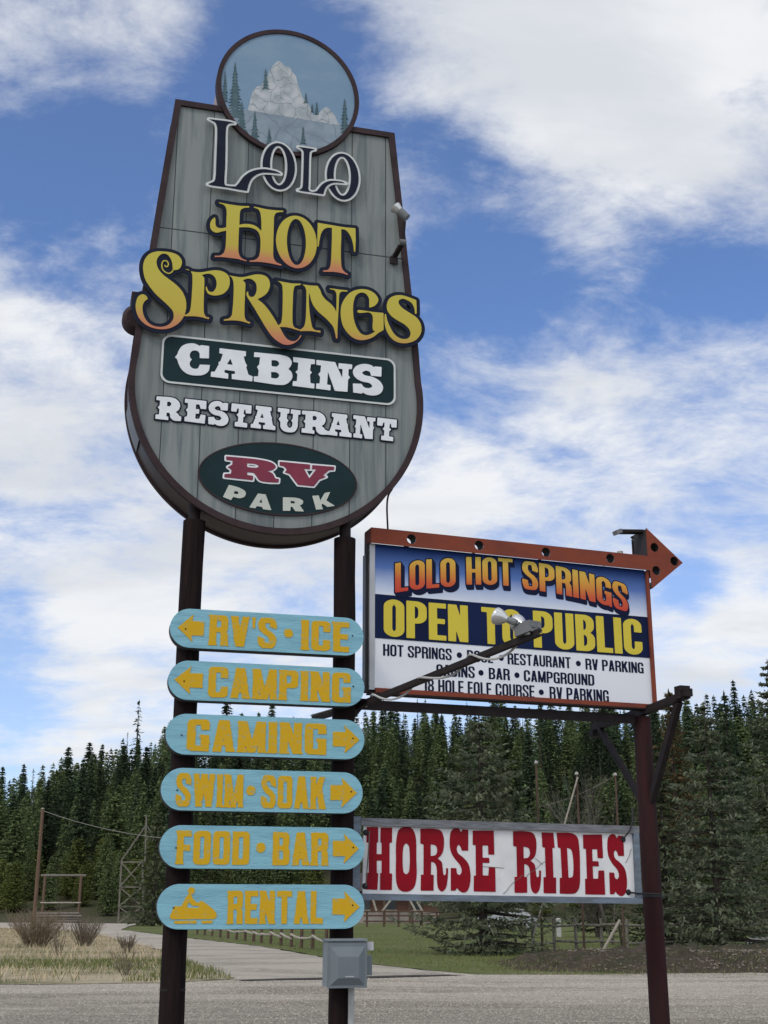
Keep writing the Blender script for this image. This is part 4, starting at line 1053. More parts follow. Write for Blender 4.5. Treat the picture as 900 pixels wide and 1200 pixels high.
M['mrock'] = None

def plank_mat(name, c1, c2, c3, width=0.343, x0=0.0, seam_z=None):
    """grey green stained boards: each board its own tone, long grain streaks, dark joints"""
    m = bpy.data.materials.new(name); m.use_nodes = True; nt = m.node_tree; b = nt.nodes['Principled BSDF']
    b.inputs['Roughness'].default_value = 0.65; b.inputs['Specular IOR Level'].default_value = 0.25
    N = nt.nodes.new; L = nt.links.new
    def ma(op, a, bb=None, c=None):
        n = N('ShaderNodeMath'); n.operation = op
        for i, v in enumerate((a, bb, c)):
            if v is None: continue
            if isinstance(v, (int, float)): n.inputs[i].default_value = v
            else: L(v, n.inputs[i])
        return n.outputs[0]
    t = N('ShaderNodeTexCoord'); s = N('ShaderNodeSeparateXYZ'); L(t.outputs['Object'], s.inputs[0])
    q = ma('DIVIDE', ma('SUBTRACT', s.outputs[0], x0), width)
    idx = ma('FLOOR', q); fr = ma('SUBTRACT', q, idx)
    wnz = N('ShaderNodeTexWhiteNoise'); wnz.noise_dimensions = '1D'; L(idx, wnz.inputs['W'])
    cmb = N('ShaderNodeCombineXYZ'); L(ma('MULTIPLY', s.outputs[0], 9.0), cmb.inputs[0]); L(ma('MULTIPLY', wnz.outputs[0], 40.0), cmb.inputs[1]); L(ma('MULTIPLY', s.outputs[2], 0.55), cmb.inputs[2])
    n1 = N('ShaderNodeTexNoise'); n1.inputs['Scale'].default_value = 1.35; n1.inputs['Detail'].default_value = 6; n1.inputs['Roughness'].default_value = 0.62; n1.inputs['Distortion'].default_value = 0.7; L(cmb.outputs[0], n1.inputs['Vector'])
    mr = N('ShaderNodeMapRange'); L(n1.outputs[0], mr.inputs[0]); mr.inputs[1].default_value = 0.46; mr.inputs[2].default_value = 0.74
    mx = N('ShaderNodeMixRGB'); L(mr.outputs[0], mx.inputs[0]); mx.inputs[1].default_value = (*c1, 1); mx.inputs[2].default_value = (*c2, 1)
    # a paler tone on some boards
    mx2 = N('ShaderNodeMixRGB'); mx2.blend_type = 'MULTIPLY'; mx2.inputs[0].default_value = 1.0; L(mx.outputs[0], mx2.inputs[1])
    tone = ma('ADD', ma('MULTIPLY', wnz.outputs[0], 0.22), 0.86); cb = N('ShaderNodeCombineXYZ')
    for i in range(3): L(tone, cb.inputs[i])
    L(cb.outputs[0], mx2.inputs[2])
    joint = ma('LESS_THAN', ma('ABSOLUTE', ma('SUBTRACT', fr, 0.5)), 0.4865)
    if seam_z is not None:
        sm = ma('GREATER_THAN', ma('ABSOLUTE', ma('SUBTRACT', s.outputs[2], seam_z)), 0.006)
        joint = ma('MULTIPLY', joint, sm)
    mx3 = N('ShaderNodeMixRGB'); L(joint, mx3.inputs[0]); mx3.inputs[1].default_value = (*c3, 1); L(mx2.outputs[0], mx3.inputs[2])
    L(mx3.outputs[0], b.inputs['Base Color'])
    bp = N('ShaderNodeBump'); bp.inputs['Strength'].default_value = 0.35; bp.inputs['Distance'].default_value = 0.01; L(joint, bp.inputs['Height']); L(bp.outputs[0], b.inputs['Normal'])
    return m

def rock_mat(name, c1, c2, ck, scale):
    m = bpy.data.materials.new(name); m.use_nodes = True; nt = m.node_tree; b = nt.nodes['Principled BSDF']
    b.inputs['Roughness'].default_value = 0.6
    N = nt.nodes.new; L = nt.links.new
    t = N('ShaderNodeTexCoord'); ns = N('ShaderNodeTexNoise'); ns.inputs['Scale'].default_value = 9; ns.inputs['Detail'].default_value = 5
    L(t.outputs['Object'], ns.inputs['Vector'])
    av = N('ShaderNodeMixRGB'); av.inputs[0].default_value = 0.06; L(t.outputs['Object'], av.inputs[1]); av.inputs[0].default_value = 0.11; L(ns.outputs[1], av.inputs[2])
    v = N('ShaderNodeTexVoronoi'); v.feature = 'DISTANCE_TO_EDGE'; v.inputs['Scale'].default_value = scale; L(av.outputs[0], v.inputs['Vector'])
    mr = N('ShaderNodeMapRange'); L(v.outputs[0], mr.inputs[0]); mr.inputs[1].default_value = 0.0; mr.inputs[2].default_value = 0.034
    mx = N('ShaderNodeMixRGB'); mr3 = N('ShaderNodeMapRange'); L(ns.outputs[0], mr3.inputs[0]); mr3.inputs[1].default_value = 0.38; mr3.inputs[2].default_value = 0.62
    L(mr3.outputs[0], mx.inputs[0]); mx.inputs[1].default_value = (*c1, 1); mx.inputs[2].default_value = (*c2, 1)
    m2 = N('ShaderNodeMixRGB'); L(mr.outputs[0], m2.inputs[0]); m2.inputs[1].default_value = (*ck, 1); L(mx.outputs[0], m2.inputs[2])
    L(m2.outputs[0], b.inputs['Base Color']); return m

# ------------------------------------------------------------------ planes of the signs
S = Plane(315, 11.0, 15.0)          # the pair of log posts
W = Plane(405, 11.2, 20.0)          # the hanging sign on the pipe post

def zl(plane, off, org, scale, t, n=5):
    """outline of a painted letter -> plane coordinates"""
    pts = [(*plane.uv(org[0] + p[0] / scale, org[1] + p[1] / scale, off), *p[2:]) for p in parse(t)]
    return smooth_loop(pts, n)
def fit(loops, box):
    """scale a list of (sign, loop) to a box (u0, v0, u1, v1)"""
    q = np.array([p for s_, lp in loops for p in lp]); a = q.min(0); b = q.max(0)
    k = ((box[2] - box[0]) / (b[0] - a[0]), (box[3] - box[1]) / (b[1] - a[1]))
    return [(s_, [(box[0] + (x - a[0]) * k[0], box[1] + (y - a[1]) * k[1]) for x, y in lp]) for s_, lp in loops]

# ------------------------------------------------------------------ the two log posts
uL = (S.uv(207, 1027)[0] + S.uv(225.5, 680)[0]) / 2
uM = (S.uv(398, 1190)[0] + S.uv(405, 680)[0]) / 2
def log_post(u, top, neck, label):
    t = Thing('sign_post', label, 'post', S, u, 0.0, 0.0, 'dark log posts carrying the big sign')
    mb = MB(); rg = random.Random(int(u * 100))
    pts = []; rad = []
    for k in range(15):
        z = -0.3 + (top + 0.3) * k / 14
        pts.append((u + rg.uniform(-.004, .004), rg.uniform(-.004, .004), z)); rad.append(0.101 - 0.003 * k / 14 + rg.uniform(-.002, .002))
    mb.tube(pts, rad, 24)
    t.part('shaft', mb, M['post'], smooth=True)
    t.part('neck', MB().tube([(u, 0, top - 0.05), (u, 0, neck)], 0.052, 16), M['iron'], smooth=True)
    if u < 0: t.part('crack_band', MB().tube([(u, 0, 0.98), (u, 0, 1.0)], 0.1025, 24), M['iron'])
    return t
log_post(uL, 4.86, 5.25, 'left dark brown log post under the tall grey plank sign')
log_post(uM, 4.80, 5.2, 'dark brown log post carrying the grey electrical box')

# ------------------------------------------------------------------ the big sign
CU = -0.042; OFF = 0.12; BACK = 0.33
big = Thing('pylon_sign', 'tall grey plank sign with a round mural on top, on two dark log posts', 'sign', S, CU, 4.75)
def big_outline(d=0.0):
    """half outline of the body, d metres inside the edge"""
    side = [(1.092, 9.03), (1.172, 8.2), (1.256, 7.3), (1.318, 6.75)]
    pts = [(CU + x - d, v - (d if i == 0 else 0)) + ((1,) if i == 0 else ()) for i, (x, v) in enumerate(side)]
    R0 = 1.366 - d; cv = 6.125
    arc = [(CU + R0 * math.sin(R(a)), cv + R0 * math.cos(R(a))) for a in range(76, 181, 4)]; arc[-1] = (*arc[-1], 1)
    right = smooth_loop(pts + arc[1:], 3, False)
    left = [(2 * CU - x, v) for x, v in right[::-1]][1:]
    return right + left
outer = [big_outline(0.0)]; inner = big_outline(0.058)
DF = -OFF                                             # front of the face boards, in depth
plank = plank_mat('grey_green_boards', (0.200, 0.219, 0.211), (0.086, 0.112, 0.124), (0.035, 0.04, 0.042), x0=S.uv(247, 230, OFF)[0] - CU - 3 * 0.343, seam_z=7.645 - 4.75)
face = big.part('face_boards', MB().plate([[inner]], DF, DF + 0.02), plank)
big.part('edge_trim', MB().plate([[big_outline(0.0), inner[::-1]]], DF - 0.025, DF + 0.02), M['trim'])
# the thick body behind the face
body = big_outline(0.02)
big.part('sign_body', MB().plate([[body]], DF + 0.012, BACK, True), M['side'])
big.part('back_trim', MB().plate([[big_outline(0.0)]], BACK - 0.03, BACK + 0.02, True), M['trim'])
side_pan = MB()
lo = [p for p in big_outline(0.012) if p[0] < CU and 5.55 < p[1] < 5.95]
lo.sort(key=lambda p: p[1])
for a, b in zip(lo[:-1], lo[1:]):
    side_pan.add([(a[0] - .006, DF + 0.06, a[1]), (b[0] - .006, DF + 0.06, b[1]), (b[0] - .006, BACK - 0.06, b[1]), (a[0] - .006, BACK - 0.06, a[1])], [(0, 1, 2, 3)])
big.part('access_panel', side_pan, M['darkalu'])

# mural disc
MC = (-0.036, 9.298); MR = 0.714
disc = lambda r, n=72: ell(MC[0], MC[1], r, r, n)
mural = big.part('mural_disc', MB().plate([[disc(MR - 0.03)]], DF - 0.034, DF + 0.01), mat('mural_sky_paint', (0.165, 0.262, 0.370), 0.55, spec=0.1, base2=(0.205, 0.300, 0.395), vscale=2.2, stretch=(1, 1, 2)))
big.part('mural_rim', MB().plate([[disc(MR), disc(MR - 0.045)[::-1]]], DF - 0.046, DF + 0.06), M['trim'])
big.part('mural_body', MB().plate([[disc(MR - 0.03)]], DF + 0.03, BACK, True), mat('mural_body_side_lit', (0.33, 0.28, 0.27), 0.6, var=0.2, vscale=4))  # pale pink of light falling on the side is mixed into its colour
def clip_disc(loop, r):
    out = []
    for x, y in loop:
        d = math.hypot(x - MC[0], y - MC[1])
        out.append((x, y) if d < r else (MC[0] + (x - MC[0]) * r / d, MC[1] + (y - MC[1]) * r / d))
    return out
mz = lambda t, n=3: zl(S, OFF + .03, (240, 20), 4.737, t, n)
RM = MR - 0.050
up = mz('237,520! 255,450! 268,410 290,388! 318,380! 330,345! 350,325! 365,290! 385,262! 405,246! 425,252! 440,272! 470,280! 488,310! 505,330! 515,370! 525,400! 535,432! 548,455! 565,470! 580,492! 592,520! 600,545! 622,548! 650,515! 672,500! 690,508! 708,532! 722,552! 735,580! 745,598! 748,604!')
mural_rock = big.part('painted_rock', MB().plate([[clip_disc(up, RM)]], DF - 0.038, DF - 0.034), rock_mat('painted_rock_pale', (0.43, 0.455, 0.465), (0.28, 0.315, 0.34), (0.16, 0.185, 0.205), 7.5), mural)
a0, a1 = S.uv(240 + 237 / 4.737, 20 + 520 / 4.737, OFF + .03), S.uv(240 + 748 / 4.737, 20 + 604 / 4.737, OFF + .03)
lowl = [a0, a1] + [(MC[0] + RM * math.cos(R(a)), MC[1] + RM * math.sin(R(a))) for a in range(-24, -157, -4)]
big.part('painted_rock', MB().plate([[lowl[::-1]]], DF - 0.037, DF - 0.034), rock_mat('painted_rock_faded', (0.215, 0.275, 0.325), (0.165, 0.215, 0.265), (0.13, 0.165, 0.205), 4.0), mural)
def painted_spruce(x, y0, y1, w, rg):
    """flat painted spruce, jagged edge; pixels of the mural zoom"""
    n = max(5, int((y1 - y0) / 17)); l = []; r = []
    for k in range(n):
        f = (k + 1) / n; yy = y0 + (y1 - y0) * f; ww = w / 2 * f ** 0.85 * rg.uniform(0.75, 1.1)
        l += [(x - ww, yy + 4), (x - ww * 0.30, yy - 1)]; r += [(x + ww * rg.uniform(.75, 1.15), yy + 4), (x + ww * 0.30, yy - 1)]
    lp = [(x, y0)] + r + l[::-1]
    return clip_disc([S.uv(240 + a / 4.737, 20 + b / 4.737, OFF + .03) for a, b in lp], RM)
rg = random.Random(4)
TR = [(168, 250, 560, 95), (205, 470, 650, 75), (112, 300, 470, 40), (337, 288, 402, 42), (277, 520, 700, 62), (357, 620, 705, 40), (545, 608, 705, 36), (560, 420, 478, 24), (595, 483, 528, 18), (620, 472, 540, 22), (775, 455, 640, 52)]
ptm = mat('painted_tree_green', (0.060, 0.105, 0.118), 0.6, spec=0.1, base2=(0.095, 0.150, 0.170), vscale=12)
for k, q in enumerate(TR): big.part('painted_tree', MB().plate([[painted_spruce(*q, rg)[::-1]]], DF - 0.040 - 0.0004 * k, DF - 0.034), ptm, mural)

# LOLO
zo1 = lambda t: zl(S, OFF + .06, (235, 130), 9, t); zo2 = lambda t: zl(S, OFF + .06, (330, 150), 9, t)
def px_ell(cx, cy, rx, ry, sk): return [S.uv(x, y, OFF + .06) for x, y in ell(cx, cy, rx, ry, 56, sk)][::-1]
L1 = [(1, zo1('88,92! 200,106 300,119 358,135! 300,139 274,165 265,220 262,400 258,600 250,740 256,788 300,799 368,803! 400,770 450,702 520,650 600,625 680,620 740,630 800,645 845,668! 790,662 700,655 640,658 580,682 530,728 502,790 488,848! 400,835 300,815 200,801 120,790 75,778! 112,764 145,745 157,700 163,600 170,400 175,250 172,172 155,130 120,108'))]
L2 = [(1, zo2('172,205! 230,212 300,222 350,232! 312,241 296,258 290,300 285,450 282,600 280,650 292,670 330,679 368,672! 388,645 420,607 460,578 520,562 580,565 630,573 678,588! 620,583 560,580 510,592 470,622 447,665 438,703! 380,695 300,681 230,672 170,660! 200,650 216,632 222,600 228,450 232,300 228,250 210,226'))]
O1 = [(1, px_ell(326.7, 194.7, 18.9, 27.0, .13)), (-1, px_ell(326.7, 193.9, 10.2, 23.2, .13))]
O2 = [(1, px_ell(401.7, 206.8, 18.6, 26.8, .13)), (-1, px_ell(401.2, 206.2, 10.2, 23.0, .13))]
y = DF - 0.050
for g, dy in ((O1, 0), (O2, 0), (L1, 0.012), (L2, 0.012)):
    F = Field([g], 0.006, 0.05)
    o = big.part('lettering_outline', MB().plate(F.groups(0.021), y - dy - 0.006, y - dy), M['pale'], face)
    big.part('lettering', MB().plate(F.groups(0.0), y - dy - 0.010, y - dy - 0.004), M['navy'], face)

# HOT SPRINGS
zh = lambda t: zl(S, OFF + .06, (235, 225), 9, t); zt = lambda t: zl(S, OFF + .06, (325, 235), 9, t)
z5 = lambda t: zl(S, OFF + .06, (150, 285), 9, t); z6 = lambda t: zl(S, OFF + .06, (230, 310), 9, t)
z7 = lambda t: zl(S, OFF + .06, (320, 315), 9, t); z8 = lambda t: zl(S, OFF + .06, (400, 320), 9, t)
HOT = [
 [(1, zh('190,112! 250,125 350,142 440,152 515,153! 512,168! 455,173 422,195 413,240 408,350! 470,340 530,345 580,363 615,390 640,418! 641,330 635,250 625,210 605,185 560,167! 562,158! 620,170 720,190 820,199 872,201! 868,215! 830,216 795,226 776,260 772,330 768,500 765,620 770,700 800,745 855,770! 850,782! 780,765 700,750 600,740 512,740! 514,728! 570,720 610,690 625,640 632,560 630,490 615,437 580,400 530,381 480,375 405,377! 402,450 398,560 400,640 420,690 450,712 490,728! 480,736! 400,712 300,698 220,690 145,690! 150,675! 200,675 240,650 260,600 268,520 270,410! 220,421 170,433 130,420 105,387 100,345 115,300 150,270! 156,300 157,345 175,377 215,386 270,378! 272,300 275,220 268,170 245,140 195,122!'))],
 [(1, [S.uv(a, b, OFF + .06) for a, b in ell(347.2, 284, 23.9, 30.7, 60, .10)][::-1]), (-1, [S.uv(a, b, OFF + .06) for a, b in ell(347.2, 284, 11.2, 27, 60, .12)][::-1])],
 [(1, zt('425,238! 560,262 700,285 822,296! 825,420! 820,545! 808,545! 800,480 780,400 750,345 712,312 672,305! 672,400 668,520 670,640 680,718 705,755 745,780! 740,790! 680,770 600,757 540,755 478,756! 482,740! 530,735 555,700 565,640 570,520 575,400 575,292! 530,290 490,307 462,347 445,412 435,490! 422,490! 422,350!'))],
]
SPR = [
 [(1, z5('480,295! 535,282 562,240 563,190 525,138 460,110 380,98 300,98 230,120 185,165 160,228 160,310 182,395 225,465 290,545 365,615 430,675 470,725 480,765 472,815 435,862 385,886 330,892 265,880 205,840 167,780 151,712 156,655 178,617 207,598! 190,565 152,548 108,570 82,635 82,710 105,782 150,840 220,888 310,914 400,914 480,888 550,835 595,762 612,680 605,600 570,520 510,452 440,397 380,352 330,300 302,240 300,190 322,147 365,120 412,130 447,170 465,225 470,285!')),
  (1, [(a, b) for a, b in stroke([S.uv(150 + p[0] / 9, 285 + p[1] / 9, OFF + .06) for p in parse('472,290 435,328 392,316 362,282 354,235 372,197 402,196 423,222 417,252 396,258 388,238')], 0.011, 5)])],
 [(1, z6('-125,55! -82,65 -50,100 -42,175 -50,335 -60,455 -72,505 -95,530 -130,542! -122,555! -20,555 60,567 130,586! 135,570! 100,560 80,525 75,455 78,335 82,200 80,150 55,120! 100,108 150,110 195,145 212,205 200,265 165,300 130,290 112,262 110,235! 98,250 103,285 125,318 170,335 220,335 280,318 330,270 350,210 345,150 315,105 260,78 190,70 110,82 40,92 -40,85 -90,70!'))],
 [(1, z6('335,125! 370,145 388,190 392,260 388,380 380,480 370,545 345,575 285,590! 285,602! 380,598 460,605 520,620 560,634! 566,618! 530,605 509,570 505,500 508,380 513,260 513,205 485,175! 540,158 580,165 620,197 635,250 625,312 600,348 568,350 548,330 545,290! 528,305 530,340 560,392 610,470 680,590 740,690 800,772 860,822 920,852 990,853 1050,825 1090,785 1105,755! 1095,753! 1072,790 1040,815 995,815 950,790 910,735 882,680 858,648! 820,580 760,490 700,420 640,375! 692,350 742,310 770,250 770,190 740,140 690,118 620,115 550,130 490,143 440,142 390,133!'))],
 [(1, z7('28,133! 62,148 90,178 98,240 97,400 92,520 80,580 56,603! 60,622! 140,625 200,640 262,660! 270,645! 225,630 206,600 200,520 205,350 212,230 228,192 285,180! 290,166! 200,164 100,148!'))],
 [(1, z7('295,172! 325,190 345,230 348,300 345,420 340,540 325,610 300,640 265,655! 280,667! 380,665 440,672 495,684! 495,662! 440,655 412,630 398,580 385,500 375,400 372,250! 385,292 400,350 430,410 480,470 540,520 590,570 630,620 650,685 660,745! 673,745! 675,620 685,450 690,330 696,272 715,251 780,250! 782,238! 690,228 590,214! 595,225! 640,235 662,265 665,330 663,470! 640,420 600,375 550,335 510,282 490,230 465,190! 380,185!'))],
 [(1, z8('290,375! 342,357 377,320 385,285 360,240 310,200 240,180 160,185 90,215 40,265 0,340 -12,420 -5,500 20,580 70,650 130,697 200,717 280,705 340,677 390,637 440,610! 440,430! 330,420 200,400 170,400 165,420 190,430 290,425 320,450 328,500 325,590 335,615 355,622! 310,650 250,665 200,645 160,590 130,510 118,410 125,310 150,245 200,215 250,225 285,270 290,320'))],
 [(1, z8('785,295! 788,370! 788,440! 772,440! 765,380 740,330 700,300 640,280 600,300 600,330 630,370 700,420 780,472 825,530 840,600 820,670 770,720 690,747 610,744 540,712 490,652 460,582 450,510 452,445! 465,440! 480,510 510,580 550,648 600,690 650,705 700,695 725,650 710,600 660,550 590,510 520,460 480,400 475,340 500,280 550,250 620,242 700,262'))],
]
for word, dy in ((HOT, 0.0), (SPR, 0.012)):
    F = Field(word, 0.0065, 0.07)
    big.part('lettering_outline', MB().plate(F.groups(0.036), y - dy - 0.012, y - dy, True), M['navy'], face)
    big.part('lettering', MB().plate(F.groups(0.0), y - dy - 0.018, y - dy - 0.010), M['fire'], face)

# CABINS panel
cb = [S.uv(*p, OFF + .02) for p in ((189.5, 391), (464, 421), (463.4, 476.7), (188.5, 446.7))]
u0 = (cb[0][0] + cb[3][0]) / 2; u1 = (cb[1][0] + cb[2][0]) / 2; v1 = (cb[0][1] + cb[1][1]) / 2; v0 = (cb[2][1] + cb[3][1]) / 2
rnd = lambda d: rr(u0 + d, v0 + d, u1 - d, v1 - d, *[(0.085 - d * .6,) * 2] * 4)
yp = DF - 0.004
pan = big.part('cabins_panel', MB().plate([[rnd(0.0)]], yp - 0.012, yp + 0.004), M['green'])
big.part('panel_border', MB().plate([[rnd(0.0), rnd(0.018)[::-1]]], yp - 0.016, yp - 0.010), M['pale'], pan)
c1 = lambda t: zl(S, OFF + .02, (180, 380), 6, t, 4); c2 = lambda t: zl(S, OFF + .02, (320, 395), 6, t, 4)
G = {}
G['C'] = [(1, c1('150,232! 166,215 175,190 200,155 240,138 290,138 325,155! 332,148! 390,155! 388,240! 325,238! 322,200 300,185 270,188 254,210 257,238 268,248! 257,262 254,290 275,312 310,312 325,285! 395,288! 385,330 350,355 290,360 240,350 200,320 175,275 165,245'))]
G['A'] = [(1, c1('465,170! 648,192! 648,225! 632,226! 640,258 646,275 656,290! 650,302! 665,355! 695,368! 693,402! 550,385! 550,352! 575,350! 572,330! 500,320! 495,340! 525,350! 523,383! 402,368! 405,335! 430,335! 460,280! 456,268! 470,262! 488,210! 463,203!')), (-1, c1('540,240! 558,288! 515,282!'))]
G['B'] = [(1, c1('708,198! 850,212 900,218 950,235 970,265 965,290 946,316! 968,337 975,370 958,402 920,425 860,425! 705,402! 705,368! 735,368! 740,325! 728,300! 744,283! 750,232! 706,230!')), (-1, c1('828,252! 868,256 884,275 868,298 828,296!')), (-1, c1('825,335! 868,340 884,360 866,382 825,378!'))]
G['I'] = [(1, c2('142,142! 293,160! 293,190! 265,190! 258,235! 272,250! 258,265! 262,325! 290,330! 288,362! 138,343! 140,312! 168,312! 172,262! 158,245! 175,232! 178,180! 143,175!'))]
G['N'] = [(1, c2('305,162! 435,178! 487,292! 490,225! 460,222! 462,185! 556,195! 553,225! 530,225! 528,270! 540,285! 526,300! 522,385! 435,378! 385,240! 378,335! 403,340! 402,375! 303,362! 305,328! 328,328! 332,280! 318,262! 334,245! 338,200! 305,195!'))]
G['S'] = [(1, c2('710,215! 715,208! 762,212! 760,278! 690,272! 680,245 650,236 625,252 640,268 700,282 750,312 772,352 760,390 720,410 660,405 630,390! 622,398! 565,390! 562,328! 620,330! 640,355 680,360 698,345 680,325 620,310 575,280 562,240 585,205 640,190 690,200'))]
big.part('lettering', MB().plate(letters([G[c] for c in 'CABINS'], 0.0045, 0.001), yp - 0.020, yp - 0.010), M['white'], pan)

# RESTAURANT
r3 = lambda t: zl(S, OFF + .02, (175, 455), 6, t, 4); r4 = lambda t: zl(S, OFF + .02, (320, 470), 6, t, 4)
G['R'] = [(1, r3('52,52! 185,66 222,95 228,125 215,150 195,162! 212,175 225,192! 238,194! 235,225! 180,220 155,197 150,170 128,165! 125,190! 140,195! 140,218! 42,207! 45,178! 70,178! 74,142! 60,128! 75,115! 78,80! 50,78!')), (-1, r3('132,90! 155,93 162,108 150,122 130,120!'))]
G['E'] = [(1, r3('248,68! 405,86! 402,142! 362,138! 352,110 328,108! 327,140! 352,142! 350,172! 326,170! 322,205! 350,206 362,178! 398,182! 392,240! 243,222! 245,192! 262,190! 266,160! 253,145! 268,132! 270,98! 246,95!'))]
G['T'] = [(1, r3('575,105! 722,122! 718,178! 680,176! 676,150! 668,150! 662,178! 676,192! 660,205! 658,240! 690,245! 688,275! 597,265! 598,235! 620,235! 624,200! 610,185! 626,172! 628,142! 618,140! 608,165! 570,160!'))]
G['U'] = [(1, r4('30,52! 115,62! 113,90! 98,92! 95,125! 108,140! 98,152! 98,172 115,190 133,180 138,152! 128,140! 140,125! 142,95! 125,92! 127,63! 198,72! 196,100! 180,100! 178,150 173,190 150,216 100,218 65,205 48,180 48,150! 34,128! 48,112! 50,82! 28,78!'))]
vt = (S.uv(183.7, 463.7, OFF + .02)[1] + S.uv(464, 491, OFF + .02)[1]) / 2; vb = (S.uv(182, 489.5, OFF + .02)[1] + S.uv(461, 518, OFF + .02)[1]) / 2
spans = [(182, 214), (215.5, 242.5), (243.6, 269), (270, 295.5), (293.5, 324), (324.7, 353), (353, 384.5), (383, 413), (413.5, 441), (441.5, 466)]
lets = []
for ch, (a, b) in zip('RESTAURANT', spans):
    ym = 476 + (a - 182) * 0.101
    lets.append(fit(G[ch], (S.uv(a, ym, OFF + .02)[0] + .006, vb - (0.008 if ch in 'SU' else 0), S.uv(b, ym, OFF + .02)[0] - .006, vt + (0.008 if ch == 'S' else 0))))
F = Field(lets, 0.0045, 0.03)
big.part('lettering_outline', MB().plate(F.groups(0.013), yp - 0.006, yp + 0.004), M['navy'], face)
big.part('lettering', MB().plate(F.groups(0.0), yp - 0.011, yp - 0.004), M['white'], face)

# RV PARK oval
oc = (-0.032, 5.278)
ov = big.part('oval_panel', MB().plate([[ell(oc[0], oc[1], 0.715, 0.335, 72)]], yp - 0.012, yp + 0.004), M['green'])
big.part('panel_border', MB().plate([[ell(oc[0], oc[1], 0.722, 0.342, 72), ell(oc[0], oc[1], 0.710, 0.330, 72)[::-1]]], yp - 0.0145, yp + 0.004), M['trim'], ov)
v5 = lambda t: zl(S, OFF + .02, (225, 510), 4.5, t, 4)
RV = [[(1, v5('180,112! 365,131 425,148 442,168 420,186 395,189! 425,203 438,228! 458,232! 456,250! 400,248 355,238 338,214 325,199! 292,195! 290,210! 322,215! 320,238! 170,222! 172,205! 205,204! 208,184! 188,168! 212,156! 214,135! 180,130!')), (-1, v5('290,148! 335,153 352,163 340,172 290,168!'))],
      [(1, v5('462,140! 622,155! 622,180! 590,178! 618,228! 655,180! 632,180! 634,158! 750,167! 748,184! 722,186! 690,213! 708,220! 670,235! 642,270! 558,262! 515,205! 488,196! 500,182! 485,165! 462,160!'))]]
F = Field(RV, 0.004, 0.03)
big.part('lettering_outline', MB().plate(F.groups(0.015), yp - 0.017, yp - 0.011), M['white'], ov)
big.part('lettering', MB().plate(F.groups(0.0), yp - 0.021, yp - 0.015), M['rvred'], ov)
PARK = [[(1, v5('195,262! 255,280 282,300 278,322 250,332 218,324! 205,342! 164,325!')), (-1, v5('226,292! 245,300 242,311 218,308!'))],
        [(1, v5('348,308! 388,313! 418,395! 375,390! 370,378! 342,373! 333,385! 303,380!')), (-1, v5('366,335! 372,358! 353,355!'))],
        [(1, v5('480,328! 560,333 585,347 582,362 568,370! 590,402! 545,400! 530,378! 520,376! 518,398! 480,398!')), (-1, v5('520,345! 542,350 542,359 520,360!'))],
        [(1, v5('635,320! 668,318! 676,347! 700,305! 728,300! 708,345! 752,372! 715,378! 688,360! 682,368! 690,390! 655,392!'))]]
for g_ in PARK: big.part('lettering', MB().plate(letters([g_], 0.004, 0.001), yp - 0.017, yp - 0.011), M['cream'], ov)

# small lamp and bracket on the right edge of the big sign
sp = lambda x, y_, o: (lambda q: (q[0], -o, q[1]))(S.uv(x, y_, o))
lt = Thing('spotlight', 'small grey spotlight on a bent bracket at the right edge of the big sign', 'light', S, S.uv(463, 304, OFF)[0], S.uv(463, 304, OFF)[1])
a = sp(461, 303, .13); b = sp(472, 284, .30); c = sp(474, 260, .32); d = sp(466, 246, .30)
lt.part('bracket', MB().bar(a, b, .045, .03).bar(b, c, .030, .025), M['iron'])
lt.part('base_plate', MB().bar(sp(457, 305, .15), sp(466, 306, .15), .02, .07).bar(sp(459, 300, .15), sp(459, 309, .15), .015, .02), M['iron'])
lt.part('hinge', MB().lathe([(0, -.03), (.03, -.03), (.03, .03), (0, .03)], b, (1, 0, 0), 16), M['darkalu'], smooth=True)
dd = (Vector(d) - Vector(sp(476, 255, .32))).normalized()
hb = sp(477, 255.5, .32)
lt.part('housing', MB().lathe([(0, 0), (.040, 0), (.044, .06), (.044, .10)], hb, dd, 18), M['socket'], smooth=True)
lt.part('bulb', MB().lathe([(.034, .09), (.044, .115), (.056, .15), (.058, .165), (.04, .173), (0, .177)], hb, dd, 20), M['bulb'], smooth=True)

# dark round lamp and box on the left edge
el = Thing('junction_lamp', 'dark brown round knob and box on the left edge of the big sign', 'fitting', S, -1.36, 6.75)
el.part('mounting_box', MB().box(-1.42, -0.04, 6.80, -1.30, 0.16, 7.00), M['trim'])
el.part('round_housing', MB().lathe([(0, -.08), (.10, -.08), (.135, -.05), (.135, .05), (.10, .08), (0, .08)], (-1.355, 0.05, 6.755), (0, 1, 0), 28), M['trim'], smooth=True)

# wire loop under the big sign, and the cable down to the hanging sign
def cable(name, label, pts, r, m, cat='cable'):
    q = []
    for i in range(len(pts) - 1):
        p0 = Vector(pts[max(i - 1, 0)]); p1 = Vector(pts[i]); p2 = Vector(pts[i + 1]); p3 = Vector(pts[min(i + 2, len(pts) - 1)])
        for k in range(8):
            t = k / 8
            q.append(0.5 * ((2 * p1) + (p2 - p0) * t + (2 * p0 - 5 * p1 + 4 * p2 - p3) * t * t + (3 * p1 - p0 - 3 * p2 + p3) * t ** 3))
    q.append(Vector(pts[-1]))
    o = MB().tube(q, r, 8).build(name, m, None, True, tuple(q[0]))
    o.location = q[0]; return tag(o, label, cat)
sw = lambda x, y_, o: S.w(S.uv(x, y_, o)[0], o, S.uv(x, y_, o)[1])
cable('power_cable', 'black cable running from the round edge of the big sign to the red arrow frame', [sw(461, 568, .0), sw(459.5, 573, .03), sw(455, 581, .02), sw(453.5, 595, 0), sw(454.5, 621, -.05)], 0.009, M['black'])
